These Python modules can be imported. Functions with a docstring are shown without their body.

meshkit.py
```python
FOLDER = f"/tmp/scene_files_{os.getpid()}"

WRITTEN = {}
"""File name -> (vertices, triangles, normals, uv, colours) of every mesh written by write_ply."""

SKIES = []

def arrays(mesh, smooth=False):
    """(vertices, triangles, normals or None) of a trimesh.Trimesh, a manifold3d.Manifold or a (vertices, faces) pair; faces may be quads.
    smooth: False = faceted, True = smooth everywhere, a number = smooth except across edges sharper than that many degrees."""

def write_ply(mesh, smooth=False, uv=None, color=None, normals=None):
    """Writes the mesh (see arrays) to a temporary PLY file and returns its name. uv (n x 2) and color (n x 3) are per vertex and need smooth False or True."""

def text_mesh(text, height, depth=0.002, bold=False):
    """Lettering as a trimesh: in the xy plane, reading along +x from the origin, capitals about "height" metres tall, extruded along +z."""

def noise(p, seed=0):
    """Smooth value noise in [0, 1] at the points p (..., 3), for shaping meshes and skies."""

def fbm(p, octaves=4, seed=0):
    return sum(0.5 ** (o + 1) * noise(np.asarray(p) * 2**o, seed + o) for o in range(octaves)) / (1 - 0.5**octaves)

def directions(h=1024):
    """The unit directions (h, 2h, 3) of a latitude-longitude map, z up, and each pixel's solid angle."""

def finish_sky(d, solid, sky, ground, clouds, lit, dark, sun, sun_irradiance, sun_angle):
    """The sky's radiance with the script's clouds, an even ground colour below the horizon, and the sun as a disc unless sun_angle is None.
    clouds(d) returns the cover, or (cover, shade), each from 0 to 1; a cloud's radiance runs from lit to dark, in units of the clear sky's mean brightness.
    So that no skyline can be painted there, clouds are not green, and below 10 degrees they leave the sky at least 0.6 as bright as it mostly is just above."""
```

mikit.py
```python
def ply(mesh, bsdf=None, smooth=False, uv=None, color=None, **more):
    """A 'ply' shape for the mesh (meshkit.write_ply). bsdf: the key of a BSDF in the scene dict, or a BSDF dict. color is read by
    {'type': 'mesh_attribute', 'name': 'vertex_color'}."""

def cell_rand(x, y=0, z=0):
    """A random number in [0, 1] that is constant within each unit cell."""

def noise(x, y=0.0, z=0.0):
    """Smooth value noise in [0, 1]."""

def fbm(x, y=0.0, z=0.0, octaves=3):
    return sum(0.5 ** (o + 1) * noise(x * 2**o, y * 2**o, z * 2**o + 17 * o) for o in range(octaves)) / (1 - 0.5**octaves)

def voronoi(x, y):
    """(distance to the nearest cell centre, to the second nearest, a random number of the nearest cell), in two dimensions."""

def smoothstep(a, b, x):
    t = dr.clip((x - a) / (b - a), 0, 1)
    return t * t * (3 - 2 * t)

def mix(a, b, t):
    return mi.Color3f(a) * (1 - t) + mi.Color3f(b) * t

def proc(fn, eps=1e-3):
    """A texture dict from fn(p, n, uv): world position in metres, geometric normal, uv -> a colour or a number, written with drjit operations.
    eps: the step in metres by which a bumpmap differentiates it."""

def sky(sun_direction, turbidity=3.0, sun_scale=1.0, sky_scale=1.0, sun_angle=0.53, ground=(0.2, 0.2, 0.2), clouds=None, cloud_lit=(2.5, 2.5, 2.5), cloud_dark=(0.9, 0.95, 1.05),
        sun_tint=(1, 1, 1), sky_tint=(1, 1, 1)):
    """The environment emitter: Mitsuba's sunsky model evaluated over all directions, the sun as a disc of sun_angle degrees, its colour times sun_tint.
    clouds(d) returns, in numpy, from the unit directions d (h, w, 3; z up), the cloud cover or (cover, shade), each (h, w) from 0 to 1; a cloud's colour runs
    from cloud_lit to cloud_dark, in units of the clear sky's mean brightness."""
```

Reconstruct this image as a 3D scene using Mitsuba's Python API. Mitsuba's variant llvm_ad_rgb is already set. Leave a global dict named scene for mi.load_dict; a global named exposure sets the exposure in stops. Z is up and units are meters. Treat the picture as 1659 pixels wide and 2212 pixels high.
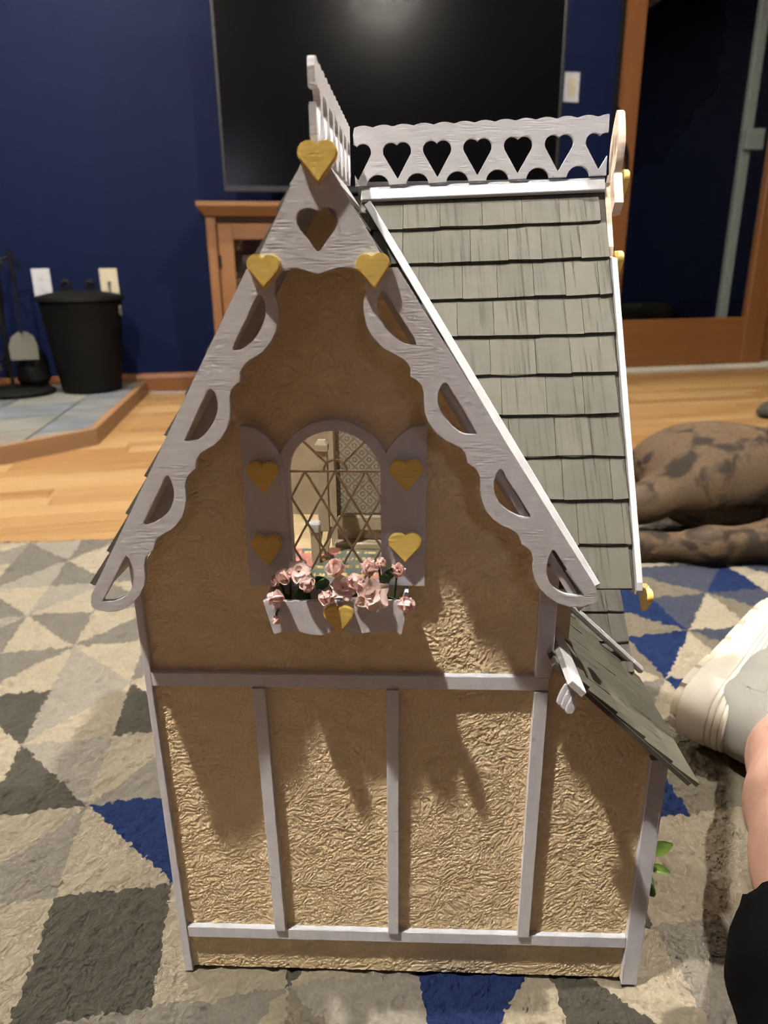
import math, numpy as np, trimesh, manifold3d as m3, shapely, mitsuba as mi, drjit as dr, mikit, meshkit
from shapely.geometry import Polygon, Point, LineString, box as sbox
from shapely.ops import unary_union
from mikit import proc, noise, fbm, cell_rand, smoothstep, mix
T = mi.ScalarTransform4f
scene, labels = {}, {}
exposure = 0.0
# ------------------------------------------------------------------ camera
yaw, pitch, roll = -0.0418057, 0.3314013, -0.0107495
CAM = np.array([0.168715, -0.383931, 0.494944])
_r = np.array([math.cos(yaw), -math.sin(yaw), 0]); _f = np.array([math.sin(yaw), math.cos(yaw), 0]); _u = np.array([0, 0, 1.0])
FW = _f * math.cos(pitch) - _u * math.sin(pitch); UP0 = _u * math.cos(pitch) + _f * math.sin(pitch)
UP = UP0 * math.cos(roll) - _r * math.sin(roll)
scene['camera'] = dict(type='thinlens', fov=math.degrees(2 * math.atan(1659 / 2 / 1533)), fov_axis='x', aperture_radius=0.0013, focus_distance=0.47, near_clip=0.01,
                       far_clip=60.0, to_world=T().look_at(origin=CAM.tolist(), target=(CAM + FW).tolist(), up=UP.tolist()))
# ------------------------------------------------------------------ light: a grid of ceiling lamps out of view, plus an added fill lamp; dusk outside the door
LAMPS = [(-0.48, -0.40, 1.0), (-0.97, 1.78, 0.42), (0.78, 2.18, 0.25), (1.27, 0.05, 0.85), (-2.6, 1.37, 0.5)]
LAMP_L, CEIL, LAMP_C = 16000.0, 2.40, (1.0, 0.93, 0.82)
FILL_LAMP = 23.0  # radiance of the added fill lamp behind the viewer
scene['dusk_sky'] = dict(type='constant', radiance={'type': 'rgb', 'value': [0.0006, 0.0008, 0.0014]})
# ------------------------------------------------------------------ helpers
def rgb(*c): return {'type': 'rgb', 'value': list(map(float, c))}
def add(key, mesh, bsdf, smooth=False, **more):
    scene[key] = mikit.ply(mesh, bsdf, smooth, **more); return key
COUNT = {}
def num(base):
    n = COUNT.get(base, 0); COUNT[base] = n + 1
    return base if n == 0 else f'{base}_{n:03d}'
def put(base, mesh, bsdf, smooth=False, **more): return add(num(base), mesh, bsdf, smooth, **more)
def share(base, ply, M): scene[num(base)] = {**ply, 'to_world': T(np.asarray(M, float).tolist())}
def label(key, text=None, cat=None, group=None, kind=None):
    labels[key] = {k: v for k, v in dict(label=text, category=cat, group=group, kind=kind).items() if v}
def frame(O, U, V):
    U, V = np.asarray(U, float), np.asarray(V, float); N = np.cross(U, V); M = np.eye(4)
    M[:3, 0], M[:3, 1], M[:3, 2], M[:3, 3] = U, V, N / np.linalg.norm(N), O
    return M
def tm(m):
    if isinstance(m, m3.Manifold):
        q = m.to_mesh(); return trimesh.Trimesh(q.vert_properties[:, :3], q.tri_verts, process=False)
    return m
def moved(m, M):
    m = tm(m).copy(); m.apply_transform(M); return m
def cat(*ms): return trimesh.util.concatenate([tm(m) for m in ms])
def hullpts(p): return tm(m3.Manifold.hull_points(np.asarray(p, float)))
def obox(O, A, B, C, c=0.0):
    """box from corner O along A, B, C, edges chamfered by c metres"""
    O, A, B, C = (np.asarray(v, float) for v in (O, A, B, C)); la, lb, lc = (np.linalg.norm(v) for v in (A, B, C)); pts = []
    c = min(c, 0.3 * min(la, lb, lc))
    for i in (0, 1):
        for j in (0, 1):
            for k in (0, 1):
                for ia, ib, ic in ((1, 0, 0), (0, 1, 0), (0, 0, 1)) if c > 0 else ((0, 0, 0),):
                    f = lambda s, on, l: (s + (1 - 2 * s) * c * on / l)
                    pts.append(O + A * f(i, 1 - ia, la) + B * f(j, 1 - ib, lb) + C * f(k, 1 - ic, lc))
    return hullpts(pts)
def bx(x0, x1, y0, y1, z0, z1, c=0.0): return obox((x0, y0, z0), (x1 - x0, 0, 0), (0, y1 - y0, 0), (0, 0, z1 - z0), c)
def polys(g): return [q for q in getattr(g, 'geoms', [g]) if isinstance(q, Polygon) and q.area > 1e-9]
def extr(poly, th, ch=0.0):
    """polygon extruded along +z, its far edge chamfered"""
    out = []
    for q in polys(poly):
        cs = m3.CrossSection([np.array(r.coords)[:-1] for r in [shapely.geometry.polygon.orient(q).exterior, *shapely.geometry.polygon.orient(q).interiors]], m3.FillRule.EvenOdd)
        if ch <= 0: out.append(tm(cs.extrude(th)))
        else:
            a = cs.extrude(th - ch)
            for k in range(3): a = a + cs.offset(-ch * (k + 1) / 3 * 0.8, m3.JoinType.Round, 2.0, 16).extrude(ch / 3).translate([0, 0, th - ch + ch * k / 3])
            out.append(tm(a))
    return cat(*out)
def facade(poly, yf, th, ch=0.0): return moved(extr(poly, th, ch), frame((0, yf + th, 0), (1, 0, 0), (0, 0, 1)))  # an x-z polygon, front face at yf
def spline(pts, n=6, closed=True):
    p = np.asarray(pts, float); k = len(p); out = []
    for i in range(k if closed else k - 1):
        g = lambda j: p[j % k] if closed else p[min(max(j, 0), k - 1)]
        a, b, c, d = g(i - 1), g(i), g(i + 1), g(i + 2)
        for t in np.arange(n) / n: out.append(.5 * (2 * b + (c - a) * t + (2 * a - 5 * b + 4 * c - d) * t * t + (3 * b - a - 3 * c + d) * t ** 3))
    if not closed: out.append(p[-1])
    return np.array(out)
def heart(w, h):
    r = 0.285 * w; y = h / 2 - r; tip = Point(0, -h / 2 + .02 * w).buffer(.02 * w)
    return unary_union([unary_union([Point(s * (w / 2 - r), y).buffer(r), tip]).convex_hull for s in (-1, 1)]).buffer(.012 * w).buffer(-.024 * w).buffer(.012 * w)
def tube(pts, r, sides=8, closed=False):
    p = np.asarray(pts, float); n = len(p); r = np.broadcast_to(r, (n,)).astype(float)
    t = (np.roll(p, -1, 0) - np.roll(p, 1, 0)) if closed else np.gradient(p, axis=0); t /= np.linalg.norm(t, axis=1, keepdims=True)
    up = np.array([0, 0, 1.0]) if abs(t[:, 2]).mean() < .8 else np.array([1.0, 0, 0]); a = np.cross(t, up); a /= np.linalg.norm(a, axis=1, keepdims=True); b = np.cross(t, a)
    an = np.arange(sides) * 2 * np.pi / sides
    v = (p[:, None] + r[:, None, None] * (np.cos(an)[None, :, None] * a[:, None] + np.sin(an)[None, :, None] * b[:, None])).reshape(-1, 3); f = []
    for i in range(n if closed else n - 1):
        j = (i + 1) % n
        for k in range(sides):
            l = (k + 1) % sides; f += [[i * sides + k, i * sides + l, j * sides + l], [i * sides + k, j * sides + l, j * sides + k]]
    if not closed:
        v = np.vstack([v, p[0], p[-1]])
        for k in range(sides): l = (k + 1) % sides; f += [[n * sides, l, k], [n * sides + 1, (n - 1) * sides + k, (n - 1) * sides + l]]
    m = trimesh.Trimesh(v, f, process=False); m.fix_normals(); return m
def lathe(prof, n=40):
    m = trimesh.creation.revolve(np.asarray(prof, float), sections=n); m.fix_normals(); return m
def nets(fn, lo, hi, h):
    """surface nets of a signed distance field"""
    ax = [np.arange(a, b + h, h) for a, b in zip(lo, hi)]; G = np.stack(np.meshgrid(*ax, indexing='ij'), -1); D = fn(G.reshape(-1, 3)).reshape(G.shape[:3]); s = D < 0
    nx, ny, nz = (d - 1 for d in D.shape); acc, cnt = np.zeros((nx, ny, nz, 3)), np.zeros((nx, ny, nz)); C = [(i, j, k) for i in (0, 1) for j in (0, 1) for k in (0, 1)]
    cut = lambda A, c: A[c[0]:c[0] + nx, c[1]:c[1] + ny, c[2]:c[2] + nz]
    for a in C:
        for d in range(3):
            if a[d] == 0:
                b = tuple(a[k] + (k == d) for k in range(3)); da, db = cut(D, a), cut(D, b); on = cut(s, a) != cut(s, b)
                t = np.where(on, da / np.where(on, da - db, 1), 0); acc += np.where(on[..., None], cut(G, a) * (1 - t[..., None]) + cut(G, b) * t[..., None], 0); cnt += on
    live = cnt > 0; idx = -np.ones(live.shape, int); idx[live] = np.arange(live.sum()); V = acc[live] / cnt[live][:, None]; F = []
    for d in range(3):
        e1, e2 = [k for k in range(3) if k != d]; sl = [slice(None)] * 3; sl[d] = slice(0, -1); s2 = [slice(None)] * 3; s2[d] = slice(1, None)
        on = np.argwhere(s[tuple(sl)] != s[tuple(s2)]); on = on[(on[:, e1] > 0) & (on[:, e2] > 0) & (on[:, e1] < D.shape[e1] - 1) & (on[:, e2] < D.shape[e2] - 1)]
        ins = s[tuple(on.T)]; q = []
        for o1, o2 in ((-1, -1), (0, -1), (0, 0), (-1, 0)):
            c = on.copy(); c[:, e1] += o1; c[:, e2] += o2; q.append(idx[tuple(c.T)])
        q = np.stack(q, 1); flip = ins if d != 1 else ~ins; q[~flip] = q[~flip][:, ::-1]; F += [q[:, [0, 1, 2]], q[:, [0, 2, 3]]]
    m = trimesh.Trimesh(V, np.vstack(F), process=False); trimesh.smoothing.filter_taubin(m, iterations=6); return m
def cone(p, a, b, ra, rb):
    a, b = np.asarray(a, float), np.asarray(b, float); d = b - a; t = np.clip((p - a) @ d / (d @ d), 0, 1)
    return np.linalg.norm(p - a - t[:, None] * d, axis=1) - (ra + (rb - ra) * t)
def smin(a, b, k): h = np.maximum(k - abs(a - b), 0) / k; return np.minimum(a, b) - h * h * k / 4
def chain(p, pts, k=.02):
    d = None
    for (a, ra), (b, rb) in zip(pts[:-1], pts[1:]): c = cone(p, a, b, ra, rb); d = c if d is None else smin(d, c, k)
    return d
def ell(p, c, r, M=None):
    q = (p - np.asarray(c, float)); q = q @ M if M is not None else q; r = np.asarray(r, float); k0 = np.linalg.norm(q / r, axis=1); k1 = np.linalg.norm(q / r ** 2, axis=1)
    return k0 * (k0 - 1) / np.maximum(k1, 1e-9)
# ------------------------------------------------------------------ materials
def mat(name, color, rough=.5, spec=.4, bump=None, height=0, eps=1e-3, **more):
    d = {'type': 'principled', 'base_color': color if isinstance(color, dict) else rgb(*color), 'roughness': rough, 'specular': spec, **more}
    if bump: d = {'type': 'bumpmap', 'arbitrary': proc(bump, eps=eps), 'scale': height, 'bsdf': d}
    scene[name] = {'type': 'twosided', 'bsdf': d}; return name
def tone(c1, c2, fx, fy, fz, k=1.0, oct=3):
    return proc(lambda p, n, uv: mix(c1, c2, dr.clip((fbm(p.x * fx, p.y * fy, p.z * fz, oct) - .5) * k * 2 + .5, 0, 1)))
WHITE, WHITE2 = (.60, .595, .615), (.53, .52, .545)
mat('white_paint', tone(WHITE, WHITE2, 60, 60, 400, .6), .45, .4, lambda p, n, uv: fbm(p.x * 260, p.y * 260, p.z * 1500, 2), .00022, 2e-4)
mat('white_trim', tone((.46, .465, .48), (.41, .41, .425), 160, 160, 160, .5), .42)
mat('post_paint', tone((.60, .60, .655), (.53, .525, .57), 300, 300, 40, .6), .4, .5)
mat('bare_wood', tone((.66, .55, .44), (.56, .45, .35), 90, 60, 500, 1), .6)
mat('yellow_paint', tone((.78, .57, .16), (.68, .47, .11), 120, 120, 700, .8), .38, .5, lambda p, n, uv: fbm(p.x * 300, p.y * 300, p.z * 1400, 2), .00015, 2e-4)
mat('stucco', tone((.80, .655, .43), (.70, .56, .355), 90, 90, 90, .9), .85, .12)
mat('stucco_plain', (.68, .54, .33), .7)
SH = [(.060, .0560, .0425), (.0535, .050, .0375), (.066, .0615, .047), (.057, .053, .0405)]
def shingle_mats():
    for i, c in enumerate(SH):
        for nm, gx, gy in (('front', 1, 0), ('side', 0, 1)):
            g = (lambda gx, gy: lambda p, n, uv: smoothstep(.52, .9, fbm(p.x * 900 * gx + p.z * 25 + p.y * (25 + 900 * gy), p.z * 30 + i * 7, p.x * 25, 2)))(gx, gy)
            c2 = [v * .5 for v in c]
            mat(f'shingle_{nm}_{i}', proc((lambda c, c2, g: lambda p, n, uv: mix(c, c2, g(p, n, uv) * .8))(c, c2, g)), .6, .35, (lambda g: lambda p, n, uv: 1 - g(p, n, uv))(g), .0005, 2e-4)
shingle_mats()
mat('roof_deck', (.05, .045, .035), .8)
mat('soffit', (.42, .40, .41), .6)
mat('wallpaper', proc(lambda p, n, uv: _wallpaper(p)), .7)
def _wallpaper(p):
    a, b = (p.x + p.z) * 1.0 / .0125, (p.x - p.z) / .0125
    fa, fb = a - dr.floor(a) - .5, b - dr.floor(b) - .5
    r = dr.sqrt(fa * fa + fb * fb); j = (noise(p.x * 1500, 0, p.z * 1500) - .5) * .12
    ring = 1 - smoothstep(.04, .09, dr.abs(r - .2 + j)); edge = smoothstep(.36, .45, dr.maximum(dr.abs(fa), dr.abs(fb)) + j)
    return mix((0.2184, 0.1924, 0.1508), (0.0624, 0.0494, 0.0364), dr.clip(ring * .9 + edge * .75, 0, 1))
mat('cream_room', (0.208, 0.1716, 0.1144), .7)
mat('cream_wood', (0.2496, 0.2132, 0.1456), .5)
mat('room_floor', tone((.46, .34, .2), (.38, .27, .15), 30, 300, 30, 1), .6)
mat('acetate', (.9, .85, .7), .1)
scene['acetate'] = {'type': 'thindielectric', 'int_ior': 1.4}
mat('muntin_print', (.62, .52, .34), .5)
scene['petal'] = {'type': 'principledthin', 'base_color': tone((.93, .80, .77), (.90, .70, .66), 260, 260, 260, 1), 'roughness': .7, 'diff_trans': .7}
mat('leaf', tone((.03, .075, .02), (.02, .05, .015), 200, 200, 200, 1), .45)
mat('leaf_light', tone((.10, .16, .02), (.05, .10, .02), 120, 120, 120, 1), .4)
mat('stem', (.035, .06, .02), .6)
ORANGE = ((0.1537, 0.06, 0.0158), (0.12, 0.042, 0.0112))
TH = math.radians(13.2); E1 = np.array([math.cos(TH), math.sin(TH), 0]); E2 = np.array([-math.sin(TH), math.cos(TH), 0])
ROOM = np.eye(4); ROOM[:3, 0], ROOM[:3, 1] = E1, E2
def ruv(p): return p.x * float(E1[0]) + p.y * float(E1[1]), p.x * float(E2[0]) + p.y * float(E2[1])
mat('wood_vertical', proc(lambda p, n, uv: mix(*ORANGE, fbm(ruv(p)[0] * 60, ruv(p)[1] * 60, p.z * 4, 3))), .4, .5)
mat('wood_across', proc(lambda p, n, uv: mix(*ORANGE, fbm(ruv(p)[0] * 4, ruv(p)[1] * 60, p.z * 60, 3))), .4, .5)
mat('cabinet_wood', proc(lambda p, n, uv: mix((.185, .085, .030), (.14, .059, .019), fbm(ruv(p)[0] * 12, ruv(p)[1] * 40, p.z * 8, 3))), .45, .4)
mat('hearth_wood', proc(lambda p, n, uv: mix((.20, .112, .056), (.155, .082, .038), fbm(ruv(p)[0] * 8, ruv(p)[1] * 8, p.z * 90, 3))), .5, .3)
PL = [((.66, .40, .17), (.56, .31, .12)), ((.60, .35, .14), (.47, .25, .09)), ((.70, .45, .20), (.60, .36, .15)), ((.55, .30, .115), (.45, .23, .08)), ((.64, .38, .16), (.50, .28, .105))]
for i, (a, b) in enumerate(PL):
    mat(f'plank_{i}', proc((lambda a, b, i: lambda p, n, uv: mix([v * .35 for v in a], [v * .35 for v in b], fbm(ruv(p)[0] * 5 + 9 * i, ruv(p)[1] * 90, p.z, 3)))(a, b, i)), .38, .45)
mat('floor_gap', (.12, .065, .03), .8)
mat('wall_blue', tone((.0010, .0046, .0285), (.0008, .0036, .023), 1.2, 1.2, 1.2, 1), .6, .12)
mat('wall_cream', (.62, .58, .50), .8)
mat('ceiling_white', (.78, .76, .72), .85)
mat('black_plastic', (.010, .010, .011), .35, .4)
mat('black_screen', (.002, .002, .0025), .20, .10)
mat('black_iron', tone((.0028, .0026, .0022), (.0016, .0016, .0014), 30, 30, 30, 1), .6, .15)
mat('dull_steel', (.085, .083, .066), .6, .4)
mat('plate_white', (0.375, 0.375, 0.39), .35)
mat('plate_ivory', (0.39, 0.345, 0.2513), .35)
mat('slot_dark', (.05, .05, .05), .5)
mat('aluminium', (0.1875, 0.21, 0.1837), .5)
mat('threshold_grey', (.30, .27, .22), .6)
SLATE = [(0.1237, 0.1237, 0.111), (0.0975, 0.1065, 0.1185), (0.135, 0.126, 0.1065), (0.1125, 0.117, 0.12)]
for i, c in enumerate(SLATE): mat(f'slate_{i}', tone(c, [v * .75 for v in c], 9, 22, 5, 1.2), .5, .4)
mat('grout', (.12, .12, .11), .9)
mat('cord_white', (0.2775, 0.2775, 0.3075), .5)
mat('skin', tone((.315, .195, .155), (.28, .160, .125), 45, 45, 45, 1), .5, .35, lambda p, n, uv: fbm(p.x * 900, p.y * 900, p.z * 900, 2), .0001, 2e-4)
mat('dark_hair', tone((.05, .03, .018), (.025, .015, .01), 200, 200, 20, 1), .5, .4)
mat('lip', (.55, .25, .21), .5)
mat('black_cloth', (.0016, .0017, .0024), .9, .06)
mat('shoe_leather', tone((.150, .146, .134), (.138, .133, .122), 40, 40, 40, 1), .6, .2)
mat('shoe_lining', tone((.40, .395, .39), (.33, .325, .32), 900, 900, 900, 1), .9, .1)
mat('midsole', tone((0.4125, 0.3825, 0.3337), (0.39, 0.3562, 0.3), 25, 25, 25, 1), .45, .35)
mat('outsole', (.36, .325, .26), .5)
mat('thread', (.34, .33, .31), .8)
def fur(c1, c2, c3):
    def f(p, n, uv):
        w = fbm(p.x * 9, p.y * 9, p.z * 9, 3); s = fbm(p.x * 26 + w * 3, p.y * 40, p.z * 22 + w * 5, 3); g = noise(p.x * 300, p.y * 700, p.z * 500)
        return mix(mix(c1, c2, smoothstep(.42, .62, s)), c3, smoothstep(.5, .7, w) * .8) * (.75 + .5 * g)
    return proc(f)
mat('brindle_fur', fur((.060, .038, .021), (.016, .0105, .0065), (.075, .050, .033)), .75, .2, lambda p, n, uv: noise(p.x * 260, p.y * 700, p.z * 500), .0008, 5e-4)
mat('grey_fur', fur((.050, .048, .038), (.025, .023, .019), (.065, .062, .05)), .75, .2)
mat('dark_pad', (.02, .018, .016), .7)
# rug: a lattice of quartered squares, each quarter its own wool
LO, LA, LC = np.array([-.26436, .26100]), np.array([.11416, -.08965]), np.array([.07479, .12755])
LI = np.linalg.inv(np.c_[LA, LC])
PALETTE = dict(W=(.62, .54, .405), L=(.47, .425, .36), K=(.37, .335, .285), G=(.27, .245, .21), D=(.115, .108, .088), B=(.026, .046, .145), S=(.095, .105, .15), T=(.28, .245, .185))
RUG = {}
for line in ('-4,1:W.G. -4,2:LG.. -3,2:WG.W -3,1:WLGL -2,2:W..G -2,1:GWGW -4,0:... -2,0:WGWG -3,0:.LGW -1,1:WG.G -1,0:DLLW 0,1:W..W 0,0:LWDW 1,0:BW.K 0,-1:WWDW 1,-1:WDWK '
             '2,-1:KKWD -1,-1:WWWW 2,0:WDWW 3,0:.BWW 3,-1:WLTW 4,0:LWDW 4,1:WKWD 3,3:.G.. 3,4:TB.. 3,5:BS.B 3,6:SSGW 4,3:TTBW 4,4:BTTW 4,5:S.TW 4,6:S.WB 4,7:SGTW 4,2:WWTB 5,3:WWWW 3,1:WGWL 3,2:WLWG').split():
    (ij, ks) = line.split(':'); i, j = map(int, ij.split(','))
    for k, ch in enumerate(ks):
        if ch != '.': RUG[i, j, k] = ch
RUG[4, 1, 2] = 'W'; RUG[3, 3, 2] = 'W'; RUG[3, 4, 2] = 'T'; RUG[3, 5, 2] = 'T'
tab = np.zeros((64 * 64 * 4, 3)); rng = np.random.default_rng(5)
for i in range(-32, 32):
    for j in range(-32, 32):
        for k in range(4):
            ch = RUG.get((i, j, k)) or rng.choice(list('WWWLKGDBS') if i + j > 6 else list('WWWLLKGG'))
            tab[((i + 32) * 64 + j + 32) * 4 + k] = np.array(PALETTE[ch]) * .34
TAB = [mi.Float(np.ascontiguousarray(tab[:, c]).astype(np.float32)) for c in range(3)]
def rug_color(p, n, uv):
    jx, jy = fbm(p.x * 260, p.y * 260, 3, 2) - .5, fbm(p.x * 260, p.y * 260, 9, 2) - .5
    x, y = p.x + jx * .006 + (noise(p.x * 60, p.y * 60) - .5) * .0025 - float(LO[0]), p.y + jy * .006 + (noise(p.x * 60, p.y * 60, 5) - .5) * .0025 - float(LO[1])
    s, t = x * float(LI[0, 0]) + y * float(LI[0, 1]), x * float(LI[1, 0]) + y * float(LI[1, 1])
    i, j = dr.floor(s), dr.floor(t); a, b = s - i, t - j
    k = dr.select(b < a, dr.select(b < 1 - a, 0, 1), dr.select(b < 1 - a, 3, 2))
    at = mi.UInt32(mi.Int32(dr.clip(i, -31, 31) + 32) * 256 + mi.Int32(dr.clip(j, -31, 31) + 32) * 4 + mi.Int32(k))
    c = mi.Color3f(*[dr.gather(mi.Float, T_, at) for T_ in TAB])
    return c * (.86 + .28 * fbm(p.x * 500, p.y * 500, 1, 2))
mat('rug_wool', proc(rug_color), .95, .05, lambda p, n, uv: fbm(p.x * 420, p.y * 420, p.z * 100, 3), .006, 3e-4)
# ------------------------------------------------------------------ the room
def R(m): return moved(m, ROOM)
FZ, WV, U0, U1, V0 = -.010, 2.84, -3.0, 3.4, -3.0
def struct(key, m, b, smooth=False): add(key, m, b, smooth); label(key, kind='structure')
struct('floor', R(bx(U0, U1, V0, 4.2, FZ - .05, FZ - .003)), 'floor_gap')
struct('ceiling', R(bx(U0, U1, V0, 4.2, CEIL + .005, CEIL + .06)), 'ceiling_white')
struct('wall_back', R(bx(U0, 1.735, WV, WV + .12, FZ, CEIL)), 'wall_blue')
struct('wall_back_lintel', R(bx(1.735, U1, WV, WV + .12, 2.06, CEIL)), 'wall_blue')
struct('wall_front', R(bx(U0, U1, V0 - .1, V0, FZ, CEIL)), 'wall_blue')  # walls out of view, dark paint picked to cut bounced light
struct('wall_left', R(bx(U0 - .1, U0, V0, 3.2, FZ, CEIL)), 'wall_blue')
struct('wall_right', R(bx(U1, U1 + .1, V0, 3.2, FZ, CEIL)), 'wall_blue')
def skirt(u0, u1): return R(hullpts([(u, v, z) for u in (u0, u1) for v, z in ((WV, FZ), (WV - .016, FZ), (WV - .016, FZ + .062), (WV - .012, FZ + .078), (WV, FZ + .082))]))
struct('baseboard_back', skirt(U0, 1.68), 'wood_across')
rng = np.random.default_rng(11)
v, row = .62, 0
while v < 2.90:                                    # oak strips, each its own board
    u = -1.75 - rng.uniform(0, .5)
    while u < 2.75:
        l = rng.uniform(.45, 1.15); 
        if u + l > -1.6 and (v < 2.85): put('floor__plank', R(obox((u + .0006, v + .0006, FZ - .012), (l - .0012, 0, 0), (0, .0678, 0), (0, 0, .012), .0012)), f'plank_{rng.integers(5)}')
        u += l
    v += .069; row += 1
# sliding glass door
DV = 2.97
def door(part, m, b): return put('door_1__' + part, R(m), b)
label('door_1', kind='structure')
door('stile', bx(1.762, 1.905, DV - .045, DV, 0.004, 2.05, .004), 'wood_vertical')
door('stile', bx(2.615, 2.735, DV - .045, DV, 0.004, 2.05, .004), 'wood_vertical')
door('bottom_rail', bx(1.905, 2.615, DV - .042, DV - .002, .004, .236, .004), 'wood_across')
door('top_rail', bx(1.905, 2.615, DV - .042, DV - .002, 1.93, 2.05, .004), 'wood_across')
door('pane', bx(1.90, 2.62, DV - .024, DV - .0235, .23, 1.94), 'door_glass')
scene['door_glass'] = {'type': 'thindielectric', 'int_ior': 1.5}
hook = [(1.777 + .028 * math.cos(a), DV - .055, 1.14 + .03 * math.sin(a)) for a in np.linspace(-.6, 4.2, 16)]
door('latch', tube(hook, .006), 'black_iron')
door('handle', tube(spline([(1.838, DV - .045, 1.02), (1.841, DV - .07, 1.01), (1.857, DV - .075, .95), (1.857, DV - .075, .86), (1.854, DV - .045, .84)], 6, False), .009), 'black_iron')
door('screen_stile', bx(2.535, 2.585, DV + .07, DV + .10, .10, 2.06, .003), 'aluminium')
door('screen_latch', bx(2.535, 2.635, DV + .045, DV + .07, 1.02, 1.115, .004), 'aluminium')
struct('door_2', R(bx(2.745, 3.38, DV + .01, DV + .05, .004, 2.05, .004)), 'wood_vertical')
struct('shadow_gap_1', R(bx(1.738, 1.760, DV - .13, DV + .0, FZ, 2.06, .002)), 'black_iron')  # black strip standing in for the shadow gap between wall and door
struct('trim_2', R(bx(1.74, 3.4, WV - .03, DV + .12, FZ, .003, .003)), 'threshold_grey')
for z in (.115, .145):
    add(f'door_2__bolt' + ('' if z < .13 else '_001'), R(moved(trimesh.creation.cylinder(.009, .006), T44 := frame((2.765, DV + .008, z), (1, 0, 0), (0, 0, -1)))), 'slot_dark')
# trees in the dark garden
rng = np.random.default_rng(3)
mat('night_leaf', (.012, .014, .011), .9)
for n, (u, v, h, r) in enumerate([(2.2, 5.6, 1.2, .55), (4.3, 7.6, 2.6, .9), (6.6, 6.4, 1.9, .9)]):
    t = num('garden_tree'); label(t, ['dark rounded tree low behind the left of the glass door', 'tall dark tree beyond the middle of the glass door', 'dark tree beyond the right end of the glass door'][n], 'tree')
    s = trimesh.creation.icosphere(4, r); d = s.vertices / r; s.vertices = d * r * (1 + .5 * (meshkit.fbm(d * 3 + n, 4, n)[:, None] - .5)) * [1, 1, 1.25] + [u, v, h]
    add(t + '__crown', R(s), 'night_leaf', True); add(t + '__trunk', R(tube([(u, v, 0), (u, v, h)], [.12, .07])), 'night_leaf')
struct('ground_outside', R(bx(-6, 14, 4.3, 16, -.4, -.3)), 'night_leaf')
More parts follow.
